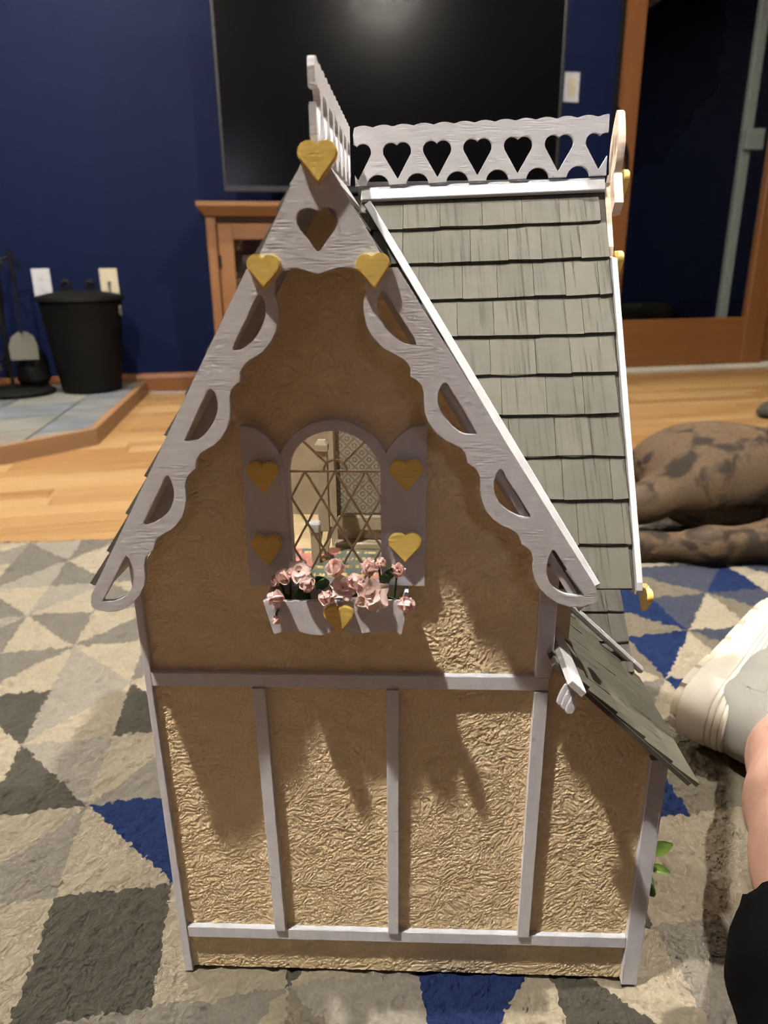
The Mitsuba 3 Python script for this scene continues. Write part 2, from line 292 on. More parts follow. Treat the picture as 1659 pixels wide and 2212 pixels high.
# ceiling lamps out of view, placed to light the house, rug and floor
for n, (x, y, s) in enumerate(LAMPS):
    t = num('unseen_ceiling_light'); label(t, 'unseen round white recessed ceiling lamp ' + ['above the rug left of the dollhouse', 'above the wood floor near the hearth', 'above the wood floor near the dog', 'above the right side of the rug', 'above the far left of the hearth'][n], 'ceiling light', 'unseen recessed lamps in the ceiling')
    add(t + '__trim', moved(lathe([(.038, -.004), (.060, -.006), (.062, 0), (.040, .012), (.036, .012), (.038, -.004)], 32), T44 := frame((x, y, CEIL), (1, 0, 0), (0, 1, 0))), 'white_trim', 30)
    d = trimesh.creation.cylinder(.030, .002, sections=24); d.apply_translation((x, y, CEIL + .001))
    scene[t + '__bulb'] = mikit.ply(d, 'plate_white', emitter={'type': 'area', 'radiance': rgb(*[LAMP_L * s * c for c in LAMP_C])})
fl_ = 'added_fill_lamp'; label(fl_, 'added fill lamp, a standing lamp with a white drum shade behind the viewer', 'lamp'); FLP = (.55, -2.35)  # added lamp, there only as soft fill on the dollhouse front
add(fl_ + '__base', moved(lathe([(0, 0), (.14, 0), (.14, .018), (.02, .03), (0, .03)], 40), frame((*FLP, FZ), (1, 0, 0), (0, 1, 0))), 'black_plastic', 30); add(fl_ + '__pole', tube([(*FLP, 0), (*FLP, 1.2)], .010), 'black_plastic', True)
scene[fl_ + '__shade'] = mikit.ply(moved(lathe([(.20, 0), (.17, .32)], 40), frame((*FLP, 1.12), (1, 0, 0), (0, 1, 0))), 'plate_white', 30, emitter={'type': 'area', 'radiance': rgb(*[FILL_LAMP * c for c in (.93, 1.0, 1.16)])})
# ------------------------------------------------------------------ television, cabinet, plates, bin, tools, hearth
tv = 'television'; label(tv, 'large black flat television standing on the orange wood cabinet', 'television')
def tvp(k, m, b): put(tv + '__' + k, R(m), b)
CV = 2.46
tvp('bezel', cat(bx(.045, 1.395, 2.60, 2.625, .775, .797, .003), bx(.045, 1.395, 2.60, 2.625, 1.592, 1.605, .003), bx(.045, .058, 2.60, 2.625, .79, 1.6, .003), bx(1.382, 1.395, 2.60, 2.625, .79, 1.6, .003)), 'black_plastic')
tvp('screen', bx(.056, 1.384, 2.604, 2.615, .795, 1.594), 'black_screen')
tvp('back_shell', bx(.08, 1.36, 2.625, 2.675, .82, 1.56, .02), 'black_plastic')
for u in (.30, 1.12): tvp('foot', cat(tube([(u, 2.63, .80), (u - .02, 2.55, .742), (u - .02, 2.50, .736)], .010), tube([(u, 2.63, .80), (u + .02, 2.70, .742)], .010)), 'black_plastic')
cb = 'media_cabinet'; label(cb, 'orange wood media cabinet with glass door under the television', 'cabinet')
def cab(k, m, b='cabinet_wood'): return put(f'{cb}__' + k, R(m), b)
cab('top', hullpts([(u, v, z) for (d, z) in ((0, .7275), (0, .712), (.03, .686), (.03, .68)) for u in (-.056 + d, 1.56 - d) for v in (CV - .04 + d, 2.82)]))
for u in (-.028, 1.49): cab('side_panel', bx(u, u + .035, CV, 2.81, .0, .68, .003))
cab('back_panel', bx(.0, 1.5, 2.80, 2.812, .02, .68))
cab('plinth', bx(0, 1.5, CV + .02, 2.8, FZ, .07)); cab('shelf', bx(.006, 1.49, CV + .03, 2.8, .345, .362)); cab('bottom_board', bx(.006, 1.49, CV + .02, 2.8, .07, .09)); cab('apron', bx(.006, 1.49, CV + .03, CV + .05, .655, .68))
for i in range(3):
    u = .012 + i * .494; w = .484; y0, y1 = CV - .004, CV + .016
    d = cab('door', cat(bx(u, u + .055, y0, y1, .09, .655, .002), bx(u + w - .055, u + w, y0, y1, .09, .655, .002), bx(u + .055, u + w - .055, y0, y1, .60, .655, .002), bx(u + .055, u + w - .055, y0, y1, .09, .15, .002)))
    add(d + '__pane', R(bx(u + .05, u + w - .05, CV + .004, CV + .0045, .145, .605)), 'door_glass')
    add(d + '__hinge', R(bx(u - .004, u + .006, CV - .008, CV, .50, .545)), 'black_iron')
bowl = 'china_bowl'; label(bowl, 'pale china bowl on the shelf inside the wood cabinet', 'bowl')
add(bowl, R(moved(lathe([(0, 0), (.03, 0), (.07, .05), (.085, .09), (.08, .09), (.065, .05), (.0, .012)]), frame((.20, 2.58, .362), (1, 0, 0), (0, 1, 0)))), 'plate_white', 30)
def plate(key, u, z, b, w=.070, h=.1145):
    add(key + '__plate', R(obox((u - w / 2, WV - .005, z - h / 2), (w, 0, 0), (0, .005, 0), (0, 0, h), .0025)), b)
ol = 'power_outlet'; label(ol, 'white double power outlet on the blue wall behind the bin, left one', 'outlet'); plate(ol, -.712, .449, 'plate_white')
for z in (.449 + .0195, .449 - .0195):
    s = num(ol + '__socket'); add(s, R(extr(Point(0, 0).buffer(.017).intersection(sbox(-.017, -.0135, .017, .0135)), .0018, .0004).apply_transform(frame((-.712, WV - .005, z), (1, 0, 0), (0, 0, 1)))), 'plate_white')
    add(s + '__slot', R(cat(*[bx(-.712 + a, -.712 + a + .0018, WV - .0071, WV - .0066, z - .001, z + .007) for a in (-.0072, .0052)], moved(trimesh.creation.cylinder(.0026, .0006), frame((-.712, WV - .0069, z - .006), (1, 0, 0), (0, 0, 1))))), 'slot_dark')
cp = 'cable_plate'; label(cp, 'ivory wall plate with a black cable plugged in, above the bin', 'wall plate'); plate(cp, -.451, .447, 'plate_ivory')
add(cp + '__connector', R(moved(lathe([(0, 0), (.006, 0), (.006, .008), (.0045, .010), (.0045, .018), (0, .018)], 16), frame((-.451, WV - .005, .447), (1, 0, 0), (0, 0, 1)))), 'black_iron')
add(cp + '__cable', R(tube(spline([(-.451, WV - .022, .447), (-.450, WV - .028, .435), (-.449, WV - .016, .40), (-.447, WV - .010, .33), (-.447, WV - .010, .20), (-.446, WV - .02, .09)], 5, False), .0028)), 'black_plastic')
sw = 'light_switch'; label(sw, 'white rocker light switch on the blue wall beside the wood door frame', 'light switch'); plate(sw, 1.535, 1.218, 'plate_white')
add(sw + '__rocker', R(hullpts([(1.535 + a, WV - .005 - d, 1.218 + z) for a in (-.0165, .0165) for d, z in ((0, -.033), (0, .033), (.002, -.033), (.0055, 0), (.003, .033))])), 'plate_ivory')
cord = 'white_cord'; label(cord, 'thin white cord lying on the floor along the baseboard', 'cord')
add(cord, R(tube(spline([(-.335, 2.815, FZ + .004), (-.30, 2.80, FZ + .004), (-.24, 2.785, FZ + .004), (-.17, 2.765, FZ + .004), (-.10, 2.755, FZ + .004), (-.04, 2.77, FZ + .004)], 6, False), .0035)), 'cord_white')
# hearth: slate slabs inside a wood border
H0 = FZ; HT = .040
def W2(u, v): return (ROOM @ [u, v, 0, 1])[:2]
hp = [(-.384, 1.845), (-.345, 2.838), (-1.9, 2.838), (-1.9, .55)]          # outer corners in the room frame
hearth = 'hearth'; label(hearth, 'low hearth of grey blue slate slabs with a wood border', 'hearth')
hpoly = Polygon(hp); inner = hpoly.buffer(-.024, join_style=2)
add(hearth + '__base', R(moved(extr(inner, HT - .008 - H0), frame((0, 0, H0), (1, 0, 0), (0, 1, 0)))), 'grout')
for a, b in ((0, 1), (3, 0)):
    A, B = np.array(hp[a]), np.array(hp[b]); d = (B - A) / np.linalg.norm(B - A); nrm = np.array([-d[1], d[0]])
    q = Polygon([A, B, B + nrm * .024 + (d * .0), A + nrm * .024]).intersection(hpoly)
    put(hearth + '__wood_border', R(moved(extr(q, HT - H0, .0015), frame((0, 0, H0), (1, 0, 0), (0, 1, 0)))), 'hearth_wood')
rng = np.random.default_rng(8); dU = np.array([-.0387, -1]) * 1.0
edge = [(.0, .17), (.17, .42), (.42, .80), (.80, 1.25), (1.25, 1.6)]
for k, (a, b) in enumerate(edge):
    v = .4 - rng.uniform(0, .2)
    while v < 2.85:
        l = rng.uniform(.20, .30) if k else rng.uniform(.16, .26)
        off = lambda vv: -.384 + (vv - 1.845) * .0387
        sk = .27 * (1 if k else 1)
        q = Polygon([(off(v) - b, v - b * sk), (off(v) - a, v - a * sk), (off(v + l) - a, v + l - a * sk), (off(v + l) - b, v + l - b * sk)]).buffer(-.003, join_style=2).intersection(inner)
        for pg in polys(q):
            if pg.area > .0008: put(hearth + '__tile', R(moved(extr(pg, .010, .001), frame((0, 0, HT - .0105 + rng.uniform(0, .0015)), (1, 0, 0), (0, 1, 0)))), f'slate_{rng.integers(4)}')
        v += l
# bin
bn = 'ash_bin'; label(bn, 'black tapered metal bin with a lid on the hearth against the blue wall', 'bin')
BC = (-.532, 2.625, HT + .0012)
def binp(k, m, b='black_iron', s=30): return put(f'{bn}__{k}', R(moved(m, frame(BC, (1, 0, 0), (0, 1, 0)))), b, s)
binp('body', lathe([(0, 0), (.108, 0), (.113, .006), (.152, .350), (.154, .357), (.149, .357), (.108, .01), (0, .01)], 48))
binp('lid', lathe([(0, .384), (.06, .382), (.115, .375), (.153, .366), (.161, .361), (.163, .348), (.159, .348), (.158, .357), (0, .359)], 48))
binp('lid_handle', tube(spline([(-.055, 0, .376), (-.055, 0, .412), (-.045, 0, .416), (-.035, 0, .412), (-.033, 0, .376)], 4, False), .009)); binp('lid_handle', tube(spline([(.033, 0, .376), (.035, 0, .410), (.045, 0, .414), (.055, 0, .410), (.055, 0, .376)], 4, False), .009))
binp('side_ring', tube([(.150, -.045 + .016 * math.cos(a), .308 + .018 * math.sin(a)) for a in np.linspace(0, 6.1, 14)], .004), 'dull_steel')
# fireplace tools
ts = 'fireplace_tool_stand'; label(ts, 'black iron fireplace tool stand on a round base beside the bin', 'tool stand'); SC = (-.805, 2.60, HT + .0012)
def tl(key, m, b='black_iron', s=30): add(key, R(moved(m, frame(SC, (1, 0, 0), (0, 1, 0)))), b, s)
tl(ts + '__base', lathe([(0, 0), (.135, 0), (.138, .012), (.12, .024), (.03, .030), (0, .030)], 40)); tl(ts + '__pole', tube([(-.02, .02, .02), (-.02, .02, .52)], .008))
tl(ts + '__rack', cat(*[tube(spline([(-.02, .02, .47), (-.02 + .05 * math.cos(a), .02 + .05 * math.sin(a), .505), (-.02 + .085 * math.cos(a), .02 + .085 * math.sin(a), .49), (-.02 + .09 * math.cos(a), .02 + .09 * math.sin(a), .465)], 5, False), .006) for a in (-.9, .4, 2.2, 3.9)]))
sv = 'ash_shovel'; label(sv, 'fireplace shovel with a pale rounded blade hanging on the tool stand', 'shovel')
tl(sv + '__handle', tube(spline([(.06, -.03, .53), (.062, -.035, .40), (.062, -.05, .235)], 6, False), [.008] * 6 + [.005] * 7)); 
blade = Polygon([(-.05, 0), (.05, 0), (.052, .05), (.04, .085), (.015, .104), (-.015, .104), (-.04, .085), (-.052, .05)])
bm = extr(blade, .004, .001); bm = bm.subdivide().subdivide(); bm.vertices[:, 2] += 5 * bm.vertices[:, 0] ** 2
tl(sv + '__blade', moved(bm, frame((.062, -.046, .135), (1, 0, 0), (0, .1, .995))), 'dull_steel')
br = 'hearth_brush'; label(br, 'dark hearth brush hanging on the tool stand, left of the shovel', 'brush')
tl(br + '__handle', tube([(-.07, -.05, .52), (-.075, -.06, .25)], .009)); tl(br + '__bristles', hullpts([(-.075 + a * w, -.06 + b * .02, z) for a in (-1, 1) for b in (-1, 1) for z, w in ((.25, .02), (.10, .045))]), 'dark_pad')
pk = 'fire_poker'; label(pk, 'thin black fire poker hanging at the back of the tool stand', 'poker')
tl(pk, cat(tube([(-.02, .11, .53), (-.06, .10, .05)], .007), tube([(-.055, .10, .14), (-.085, .09, .10), (-.09, .088, .08)], .005)))
sp = 'coal_scuttle'; label(sp, 'dark rounded metal scuttle standing on the tool stand base', 'scuttle')
tl(sp, moved(lathe([(0, 0), (.05, 0), (.062, .02), (.058, .10), (.045, .135), (.03, .15), (.026, .15), (.04, .13), (.052, .1), (.055, .02), (0, .008)]), frame((.055, .045, .030), (1, 0, 0), (0, 1, 0))), 'black_iron')
iv = 'fire_iron_leg'; label(iv, 'black cast iron foot at the left edge of the hearth', 'stove foot'); add(iv, R(moved(lathe([(0, 0), (.06, 0), (.064, .02), (.04, .05), (.032, .12), (.05, .20), (0, .2)]), frame((-.93, 2.36, HT), (1, 0, 0), (0, 1, 0)))), 'black_iron', 30)
# ------------------------------------------------------------------ rug
a = math.atan2(.898 - .873, -.417 + .632); ra, rb = np.array([math.cos(a), math.sin(a)]), np.array([-math.sin(a), math.cos(a)]); ro = np.array([-.632, .873])
h = .0034; gu, gv = np.arange(-.75, 1.75, h), np.arange(-1.2, .0001, h); g = np.stack(np.meshgrid(gu, gv, indexing='ij'), -1)
xy = ro + g[..., :1] * ra + g[..., 1:] * rb
z = -.0028 + .0085 * (meshkit.fbm(np.concatenate([xy * 150, xy[..., :1] * 0], -1), 3, 2) - .5) + .002 * (meshkit.noise(np.concatenate([xy * 30, xy[..., :1] * 0], -1), 5) - .5) - .012 * np.clip(1 + (g[..., 1] - .004) / .008, 0, 1) ** 2 * .8
V = np.concatenate([xy, z[..., None]], -1).reshape(-1, 3); n0, n1 = g.shape[:2]; I = np.arange(n0 * n1).reshape(n0, n1)
F = np.stack([I[:-1, :-1], I[1:, :-1], I[1:, 1:], I[:-1, 1:]], -1).reshape(-1, 4)
loop = np.concatenate([I[:, 0], I[-1, 1:], I[-2::-1, -1], I[0, -2:0:-1]]); nb = len(V); low = V[loop].copy(); low[:, 2] = -.0098; V = np.vstack([V, low, [[*(low[:, :2].mean(0)), -.0098]]])
k = np.arange(len(loop)); k2 = (k + 1) % len(loop); F3 = np.vstack([F[:, [0, 1, 2]], F[:, [0, 2, 3]], np.c_[loop[k2], loop[k], nb + k], np.c_[loop[k2], nb + k, nb + k2], np.c_[nb + k2, nb + k, np.full(len(k), nb + len(loop))]])
add('area_rug', (V, F3), 'rug_wool', True); label('area_rug', 'cream, grey and blue triangle pattern wool rug under the dollhouse', 'rug')
# ------------------------------------------------------------------ the dollhouse
D = 'dollhouse'
label(D, 'cream stucco dollhouse with white heart cutout gable trim and grey shingle roofs on the rug', 'dollhouse')
X0 = .1238
def dh(part, m, b, smooth=False): return put(f'{D}__{part}', m, b, smooth)
def sub(parent, part, m, b, smooth=False): return put(f'{parent}__{part}', m, b, smooth)
WALL = Polygon([(.0015, .001), (.331, .001), (.331, .190), (.2546, .262), (.2546, .318), (.1232, .528), (.0015, .316)])
OPEN = sbox(.0985, .316, .1509, .3838).union(Point(.1247, .3838).buffer(.0262, 32))
PANELS = {'lower': None}
# stucco: a dense relief of trowelled ridges in front of a plain board
h = .00066; gx, gz = np.arange(.0015, .3312, h), np.arange(.001, .529, h); GX, GZ = np.meshgrid(gx, gz, indexing='ij')
q = np.stack([GX, GZ, GX * 0], -1); w1 = meshkit.fbm(q * 70, 2, 1) - .5; w2 = meshkit.fbm(q * 70, 2, 2) - .5
qx, qz = GX + .010 * w1, GZ + .010 * w2
rid = lambda fx, fz, s: 1 - abs(2 * meshkit.noise(np.stack([qx * fx + qz * fx * .25, qz * fz - qx * fz * .2, GX * 0 + .37], -1), s) - 1)
mk = np.clip((meshkit.noise(q * 45, 7) - .35) * 4, 0, 1)
HGT = .0007 * (mk * rid(300, 640, 3) ** 1.6 + (1 - mk) * rid(600, 340, 4) ** 1.6) + .0006 * rid(760, 840, 5) ** 1.5 + .0004 * (meshkit.noise(q * 120, 9) - .5)
SV = np.stack([GX, .0046 - HGT, GZ], -1).reshape(-1, 3); n0, n1 = GX.shape; I = np.arange(n0 * n1).reshape(n0, n1)
cx, cz = (GX[:-1, :-1] + h / 2).ravel(), (GZ[:-1, :-1] + h / 2).ravel()
ok = shapely.contains_xy(WALL.difference(OPEN.buffer(.001)), cx, cz)
SF = np.stack([I[:-1, :-1], I[1:, :-1], I[1:, 1:], I[:-1, 1:]], -1).reshape(-1, 4)[ok]
used = np.zeros(len(SV), bool); used[SF.ravel()] = True; remap = np.cumsum(used) - 1
front = dh('front_wall', facade(WALL.difference(OPEN), .0045, .0035), 'stucco_plain')
add(front + '__stucco', (SV[used], remap[SF]), 'stucco', True)
# walls behind
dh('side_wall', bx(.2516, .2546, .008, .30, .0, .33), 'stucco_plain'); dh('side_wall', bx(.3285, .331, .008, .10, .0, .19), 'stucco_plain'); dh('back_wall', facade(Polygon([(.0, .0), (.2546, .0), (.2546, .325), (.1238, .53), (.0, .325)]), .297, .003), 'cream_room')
dh('side_wall', bx(.2546, .272, .035, .038, 0, .325), 'stucco_plain'); dh('side_wall', moved(extr(Polygon([(.035, 0), (.285, 0), (.285, .33), (.16, .53), (.035, .33)]), .003), frame((.269, 0, 0), (0, 1, 0), (0, 0, 1))), 'stucco_plain')
dh('base_board', bx(.002, .329, .008, .30, .0, .024), 'stucco_plain'); dh('room_floor', bx(.001, .2516, .008, .297, .2455, .258), 'room_floor')
# timbers
def post(x0a, x0b, x1a, x1b, z0, z1, yf):   # left and right edges at z0 and z1
    return hullpts([(x, y, z) for z, a, b in ((z0, x0a, x0b), (z1, x1a, x1b)) for x, y in ((a + .0004, yf), (b - .0004, yf), (a, yf + .0004), (b, yf + .0004), (a, .006), (b, .006))])
dh('post', post(.0, .0062, .0, .0042, 0.0, .2453, 0), 'post_paint'); dh('post', post(.0, .0044, -.0002, .0052, .2453, .345, 0), 'post_paint')
dh('post', post(.0707, .0785, .0682, .0765, .0434, .2453, -.0015), 'post_paint'); dh('post', post(.1524, .1601, .1528, .1609, .0434, .2453, -.0015), 'post_paint'); dh('post', post(.2447, .2529, .2448, .2536, .0434, .2450, -.0015), 'post_paint')
dh('post', post(.2448, .2548, .2444, .2550, .2556, .330, -.0008), 'post_paint'); dh('corner_post', post(.3218, .3325, .3216, .3318, 0, .196, -.0012), 'post_paint')
dh('corner_return', bx(.3310, .3330, -.0008, .012, 0, .194), 'post_paint')
dh('band', obox((.0062, 0, .0334), (.3155, 0, .0002), (0, .0055, 0), (0, 0, .0099), .0005), 'post_paint'); dh('band', obox((.0042, 0, .2453), (.2495, 0, 0), (0, .0055, 0), (0, 0, .0098), .0005), 'post_paint')
# gable trim, traced once and used on both gables
INNER = [[0.0, 0.4923], [0.0043, 0.4937], [0.0096, 0.4952], [0.0149, 0.4951], [0.0185, 0.4946], [0.0222, 0.4906], [0.0231, 0.4843], [0.0214, 0.4802], [0.0213, 0.4751], [0.0228, 0.4679], [0.0259, 0.4626], [0.0307, 0.4578], [0.0356, 0.4552], [0.0399, 0.453], [0.0423, 0.4506], [0.0438, 0.4482], [0.044, 0.4441], [0.0473, 0.4419], [0.0496, 0.4394], [0.0505, 0.4362], [0.0506, 0.4311], [0.0512, 0.426], [0.0532, 0.4208], [0.0571, 0.4155], [0.0617, 0.4119], [0.0663, 0.4096], [0.0696, 0.4079], [0.0716, 0.4055], [0.0726, 0.4032], [0.073, 0.4002], [0.0763, 0.3978], [0.0784, 0.3958], [0.0798, 0.3927], [0.0801, 0.3893], [0.0803, 0.3837], [0.0816, 0.3789], [0.0837, 0.3739], [0.0872, 0.3697], [0.0913, 0.3665], [0.0961, 0.3644], [0.0992, 0.3626], [0.101, 0.3604], [0.1021, 0.3579], [0.1029, 0.3557], [0.1058, 0.3536], [0.1083, 0.351], [0.1095, 0.3473], [0.1099, 0.3399], [0.1112, 0.3346], [0.1143, 0.3294], [0.1187, 0.3248], [0.1245, 0.321], [0.1301, 0.3191], [0.1364, 0.3188], [0.1418, 0.3204], [0.1451, 0.322], [0.1457, 0.325], [0.1447, 0.3296], [0.1418, 0.3345]]
LOOPS = [[[0.0307, 0.4847], [0.0331, 0.4827], [0.0383, 0.474], [0.0437, 0.4657], [0.0464, 0.4609], [0.0459, 0.4593], [0.0415, 0.4599], [0.0356, 0.4636], [0.0308, 0.4694], [0.0285, 0.4746], [0.028, 0.4792], [0.0289, 0.4827]], [[0.0606, 0.4409], [0.0625, 0.4399], [0.0644, 0.4368], [0.0697, 0.4285], [0.0744, 0.4207], [0.0771, 0.4161], [0.0777, 0.4152], [0.0739, 0.4148], [0.07, 0.4155], [0.0654, 0.4188], [0.0609, 0.424], [0.0582, 0.4292], [0.0575, 0.4336], [0.0584, 0.4381]], [[0.0894, 0.3967], [0.0914, 0.3958], [0.0942, 0.3907], [0.0999, 0.3824], [0.1042, 0.3754], [0.1068, 0.3712], [0.1038, 0.3705], [0.0991, 0.3719], [0.0943, 0.3747], [0.0901, 0.3789], [0.0876, 0.3845], [0.0871, 0.3886], [0.0879, 0.3934]], [[0.1193, 0.3519], [0.121, 0.3514], [0.1256, 0.3445], [0.1324, 0.3341], [0.1378, 0.3265], [0.1365, 0.3257], [0.131, 0.3257], [0.1254, 0.3275], [0.121, 0.3309], [0.1184, 0.3354], [0.1172, 0.3407], [0.1176, 0.3474]]]
CUT = [[0.0009, 0.5202], [-0.0015, 0.521], [-0.0044, 0.5213], [-0.0076, 0.5198], [-0.0089, 0.5165], [-0.0079, 0.5127], [-0.004, 0.5078], [0.0004, 0.5024], [0.0048, 0.5072], [0.0092, 0.5129], [0.01, 0.5163], [0.0091, 0.5196], [0.0064, 0.5215], [0.0033, 0.5213]]
side_r = Polygon([(0, .5435), (.0062, .5435)] + INNER[::-1]).buffer(0)
half_r = side_r.difference(unary_union([Polygon(spline(l, 3)) for l in LOOPS])).buffer(.0003).buffer(-.0003)
heart_cut = Polygon(spline(CUT, 3))
def left_map(g): return shapely.transform(g, lambda a: np.c_[-(.925 * a[:, 0]), a[:, 1] - .04 * a[:, 0]])
half_l = left_map(half_r)
apex = lambda s, lo: sbox(-.05, .4955 if lo else .4935, .05, .56)
cap = Polygon([(-.0225, .4950), (-.0185, .4946), (-.0149, .4951), (-.0096, .4952), (-.0043, .4937), (0, .4923), (.0043, .4937), (.0096, .4952), (.0149, .4951), (.0185, .4946), (.0225, .4950), (.0335, .4952), (.0062, .5405), (-.0055, .5405), (-.0308, .4952)]).difference(heart_cut)
board_r, board_l = half_r.difference(sbox(-.05, .4951, .05, .56)), half_l.difference(sbox(-.05, .4951, .05, .56))
YB, TB = -.0315, .0032
at = lambda g, dx=X0: shapely.affinity.translate(g, dx, 0)
dh('bargeboard', facade(at(board_l), YB, TB, .0004), 'white_paint'); dh('bargeboard', facade(at(board_r), YB, TB, .0004), 'white_paint')
pn = dh('gable_panel', facade(at(cap), YB, TB, .0004), 'white_paint'); sub(pn, 'peak_block', facade(at(Polygon([(-.0055, .5405), (.0062, .5405), (.0035, .546), (-.003, .546)])), YB + .0002, TB), 'white_paint')
def hearts(parent, w, h, cx, cz, yf, th=.0038, rot=0):
    g = shapely.affinity.translate(shapely.affinity.rotate(heart(w, h), rot, origin=(0, 0)), cx, cz); return sub(parent, 'heart', facade(g, yf, th, .0009), 'yellow_paint', 35)
hearts(pn, .0180, .0178, .1260, .5400, YB - .0038); hearts(f'{D}__bargeboard', .0160, .0155, .0986, .4937, YB - .0038, rot=-3); hearts(f'{D}__bargeboard_001', .0160, .0162, .1503, .4933, YB - .0038, rot=4)
# roof decks
def slab(P, U, V, th): return obox(P, U, V, np.cross(U, V) / np.linalg.norm(np.cross(U, V)) * th)
FRZ = Polygon([(.0, .316), (.1232, .528), (.2546, .318), (.2546, .334), (.2500, .3365), (.1232, .538), (-.0, .3330)]); dh('frieze', facade(FRZ, .0012, .0055), 'soffit')
RL = dh('roof', hullpts([(x, y, z) for y in (YB + TB, .055) for x, z in ((.1232, .5365), (-.0047, .3235), (-.0060, .3268), (.1232, .541))]), 'soffit')
RR = dh('roof', hullpts([(x, y, z) for y in (YB + TB, .30) for x, z in ((.1232, .5365), (.2606, .3146), (.2638, .3180), (.1232, .541))]), 'soffit')
rng = np.random.default_rng(21)
def shingle(P, U, V, N, w, l, t):
    j = lambda s: rng.uniform(-s, s); a, b = U * .00012, U * (w - .00012); lift = rng.uniform(0, .0006)
    p = [P + a, P + b, P + b + V * (l + j(.0005)), P + a + V * (l + j(.0005))]; e = V * j(.0006); top = [.0007, .0007, t + lift + j(.0002), t + lift + j(.0002)]
    return hullpts([q for q in p] + [q + N * h_ for q, h_ in zip(p, top)] + [P + U * w * .5 + V * (l + .0004) + N * t * .8 + e])
def shingles(roof, S, ncol, nrow, width, length, t, kind, keep=None, jit=.25):
    """rows of wedges over the surface S(u, s); a far field the photograph does not show is joined into one part"""
    far = []
    for r in range(nrow):
        e = length / nrow; u = -rng.uniform(0, .5) * width / ncol
        while u < width - .001:
            w = width / ncol * rng.uniform(1 - jit, 1 + jit); a, b = max(u, 0), min(u + w, width); u += w
            if b - a < .004: continue
            s = r * e; P = S(a, s); U = S(b, s) - P; U /= np.linalg.norm(U); V = S(a, s + e) - P; V /= np.linalg.norm(V); N = np.cross(U, V); N /= np.linalg.norm(N)
            if N[2] < 0: N = -N
            k = keep((a + b) / 2, s + e / 2, b, s) if keep else 1
            if k == 0: continue
            m = shingle(P, U, V, N, b - a, e + (.0012 if r < nrow - 1 else 0), t)
            if k == 2: far.append(m)
            else: sub(roof, 'shingle', m, f'shingle_{kind}_{rng.integers(4)}')
    if far: key = roof + '__shingle_field'; add(key, cat(*far), f'shingle_{kind}_0'); label(key, kind='stuff')
lerp = lambda A, B, t: np.asarray(A, float) * (1 - t) + np.asarray(B, float) * t
Ya, Yb = YB + TB + .0002, .30
LA_, LB_ = np.array([.1208, 0, .5424]), np.array([-.0090, 0, .3280]); LR_, LE_ = np.array([.1232, 0, .541]), np.array([.2642, 0, .3177])
lenL, lenR = np.linalg.norm(LB_ - LA_), np.linalg.norm(LE_ - LR_)
shingles(RL, lambda u, s: lerp(LA_, LB_, s / lenL) + [0, Ya + u, 0], 4, 10, .055 - Ya, lenL, .0022, 'side')
shingles(RR, lambda u, s: lerp(LR_, LE_, s / lenR) + [0, Ya + u, 0], 13, 10, Yb - Ya, lenR, .0022, 'side', lambda u, s, b, s0: (0 if Ya + u > .165 - .62 * s else 1) if u < .055 else (0 if Ya + u > .17 - .6 * s else 2))
# the cross wing
TLc, TRc, BLc, BRc = np.array([.124, .160, .5455]), np.array([.3005, .160, .5500]), np.array([.124, .004, .3165]), np.array([.3005, .004, .3165])
lenB = np.linalg.norm(TRc - BRc)
SB = lambda u, s: lerp(lerp(TLc, TRc, u / .1765), lerp(BLc, BRc, u / .1765), s / lenB)
RB = dh('roof', cat(hullpts([SB(0.004, 0) - [0, 0, .0035], SB(.1765, 0) - [0, 0, .0035], SB(.1765, lenB) - [0, 0, .0035], SB(.146, lenB) - [0, 0, .0035], *[q + np.array([0, .0068, -.0045]) for q in (SB(.004, 0), SB(.1765, 0), SB(.1765, lenB), SB(.146, lenB))]]),
                    hullpts([(x, y, z + d) for d in (0, -.009) for x, y, z in ((.128, .16, .543), (.3005, .16, .547), (.3005, .316, .313), (.27, .316, .313))])), 'roof_deck')
shingles(RB, lambda u, s: SB(u, s) - np.array([0, .0, .0033]), 7, 10, .1765, lenB, .0024, 'front', lambda u, s, b, s0: 1 if b + .124 > .1238 + .52 * s0 + .003 else 0, .18)
Nv = np.array([.846, 0, .532]); A_, B_ = np.array([.1325, .150, .5335]), np.array([.2700, -.006, .3165]); d = (B_ - A_); W_ = np.cross(d / np.linalg.norm(d), Nv)
dh('valley_strip', obox(A_ + Nv * .0035 - W_ * .0025, d, W_ * .005, Nv * .0052, .0004), 'white_trim')
def on_slope(S, u0, u1, s0, s1, t, lift=0.0):
    P = S(u0, s0); U = S(u1, s0) - P; V = S(u0, s1) - P; N = np.cross(V, U); N = N / np.linalg.norm(N); N = N if N[2] > 0 else -N
    return obox(P + N * lift, U, V, N * t, .0005)
dh('ridge_strip', on_slope(SB, .0085, .1765, -.001, .0095, .0032), 'white_trim'); dh('ridge_strip', hullpts([(x, y, z) for x in (.13, .3005) for y, z in ((.161, .548), (.161, .552), (.168, .537), (.168, .541))]), 'white_trim')
dh('ridge_strip', hullpts([(x, y, z) for y in (-.0305, .156) for x, z in ((X0, .5435), (X0, .5475), (X0 - .0085, .5295), (X0 - .0115, .5315))]), 'white_trim'); dh('ridge_strip', hullpts([(x, y, z) for y in (-.030, .152) for x, z in ((X0, .5435), (X0, .5475), (X0 + .007, .5325), (X0 + .0085, .5345))]), 'white_trim')
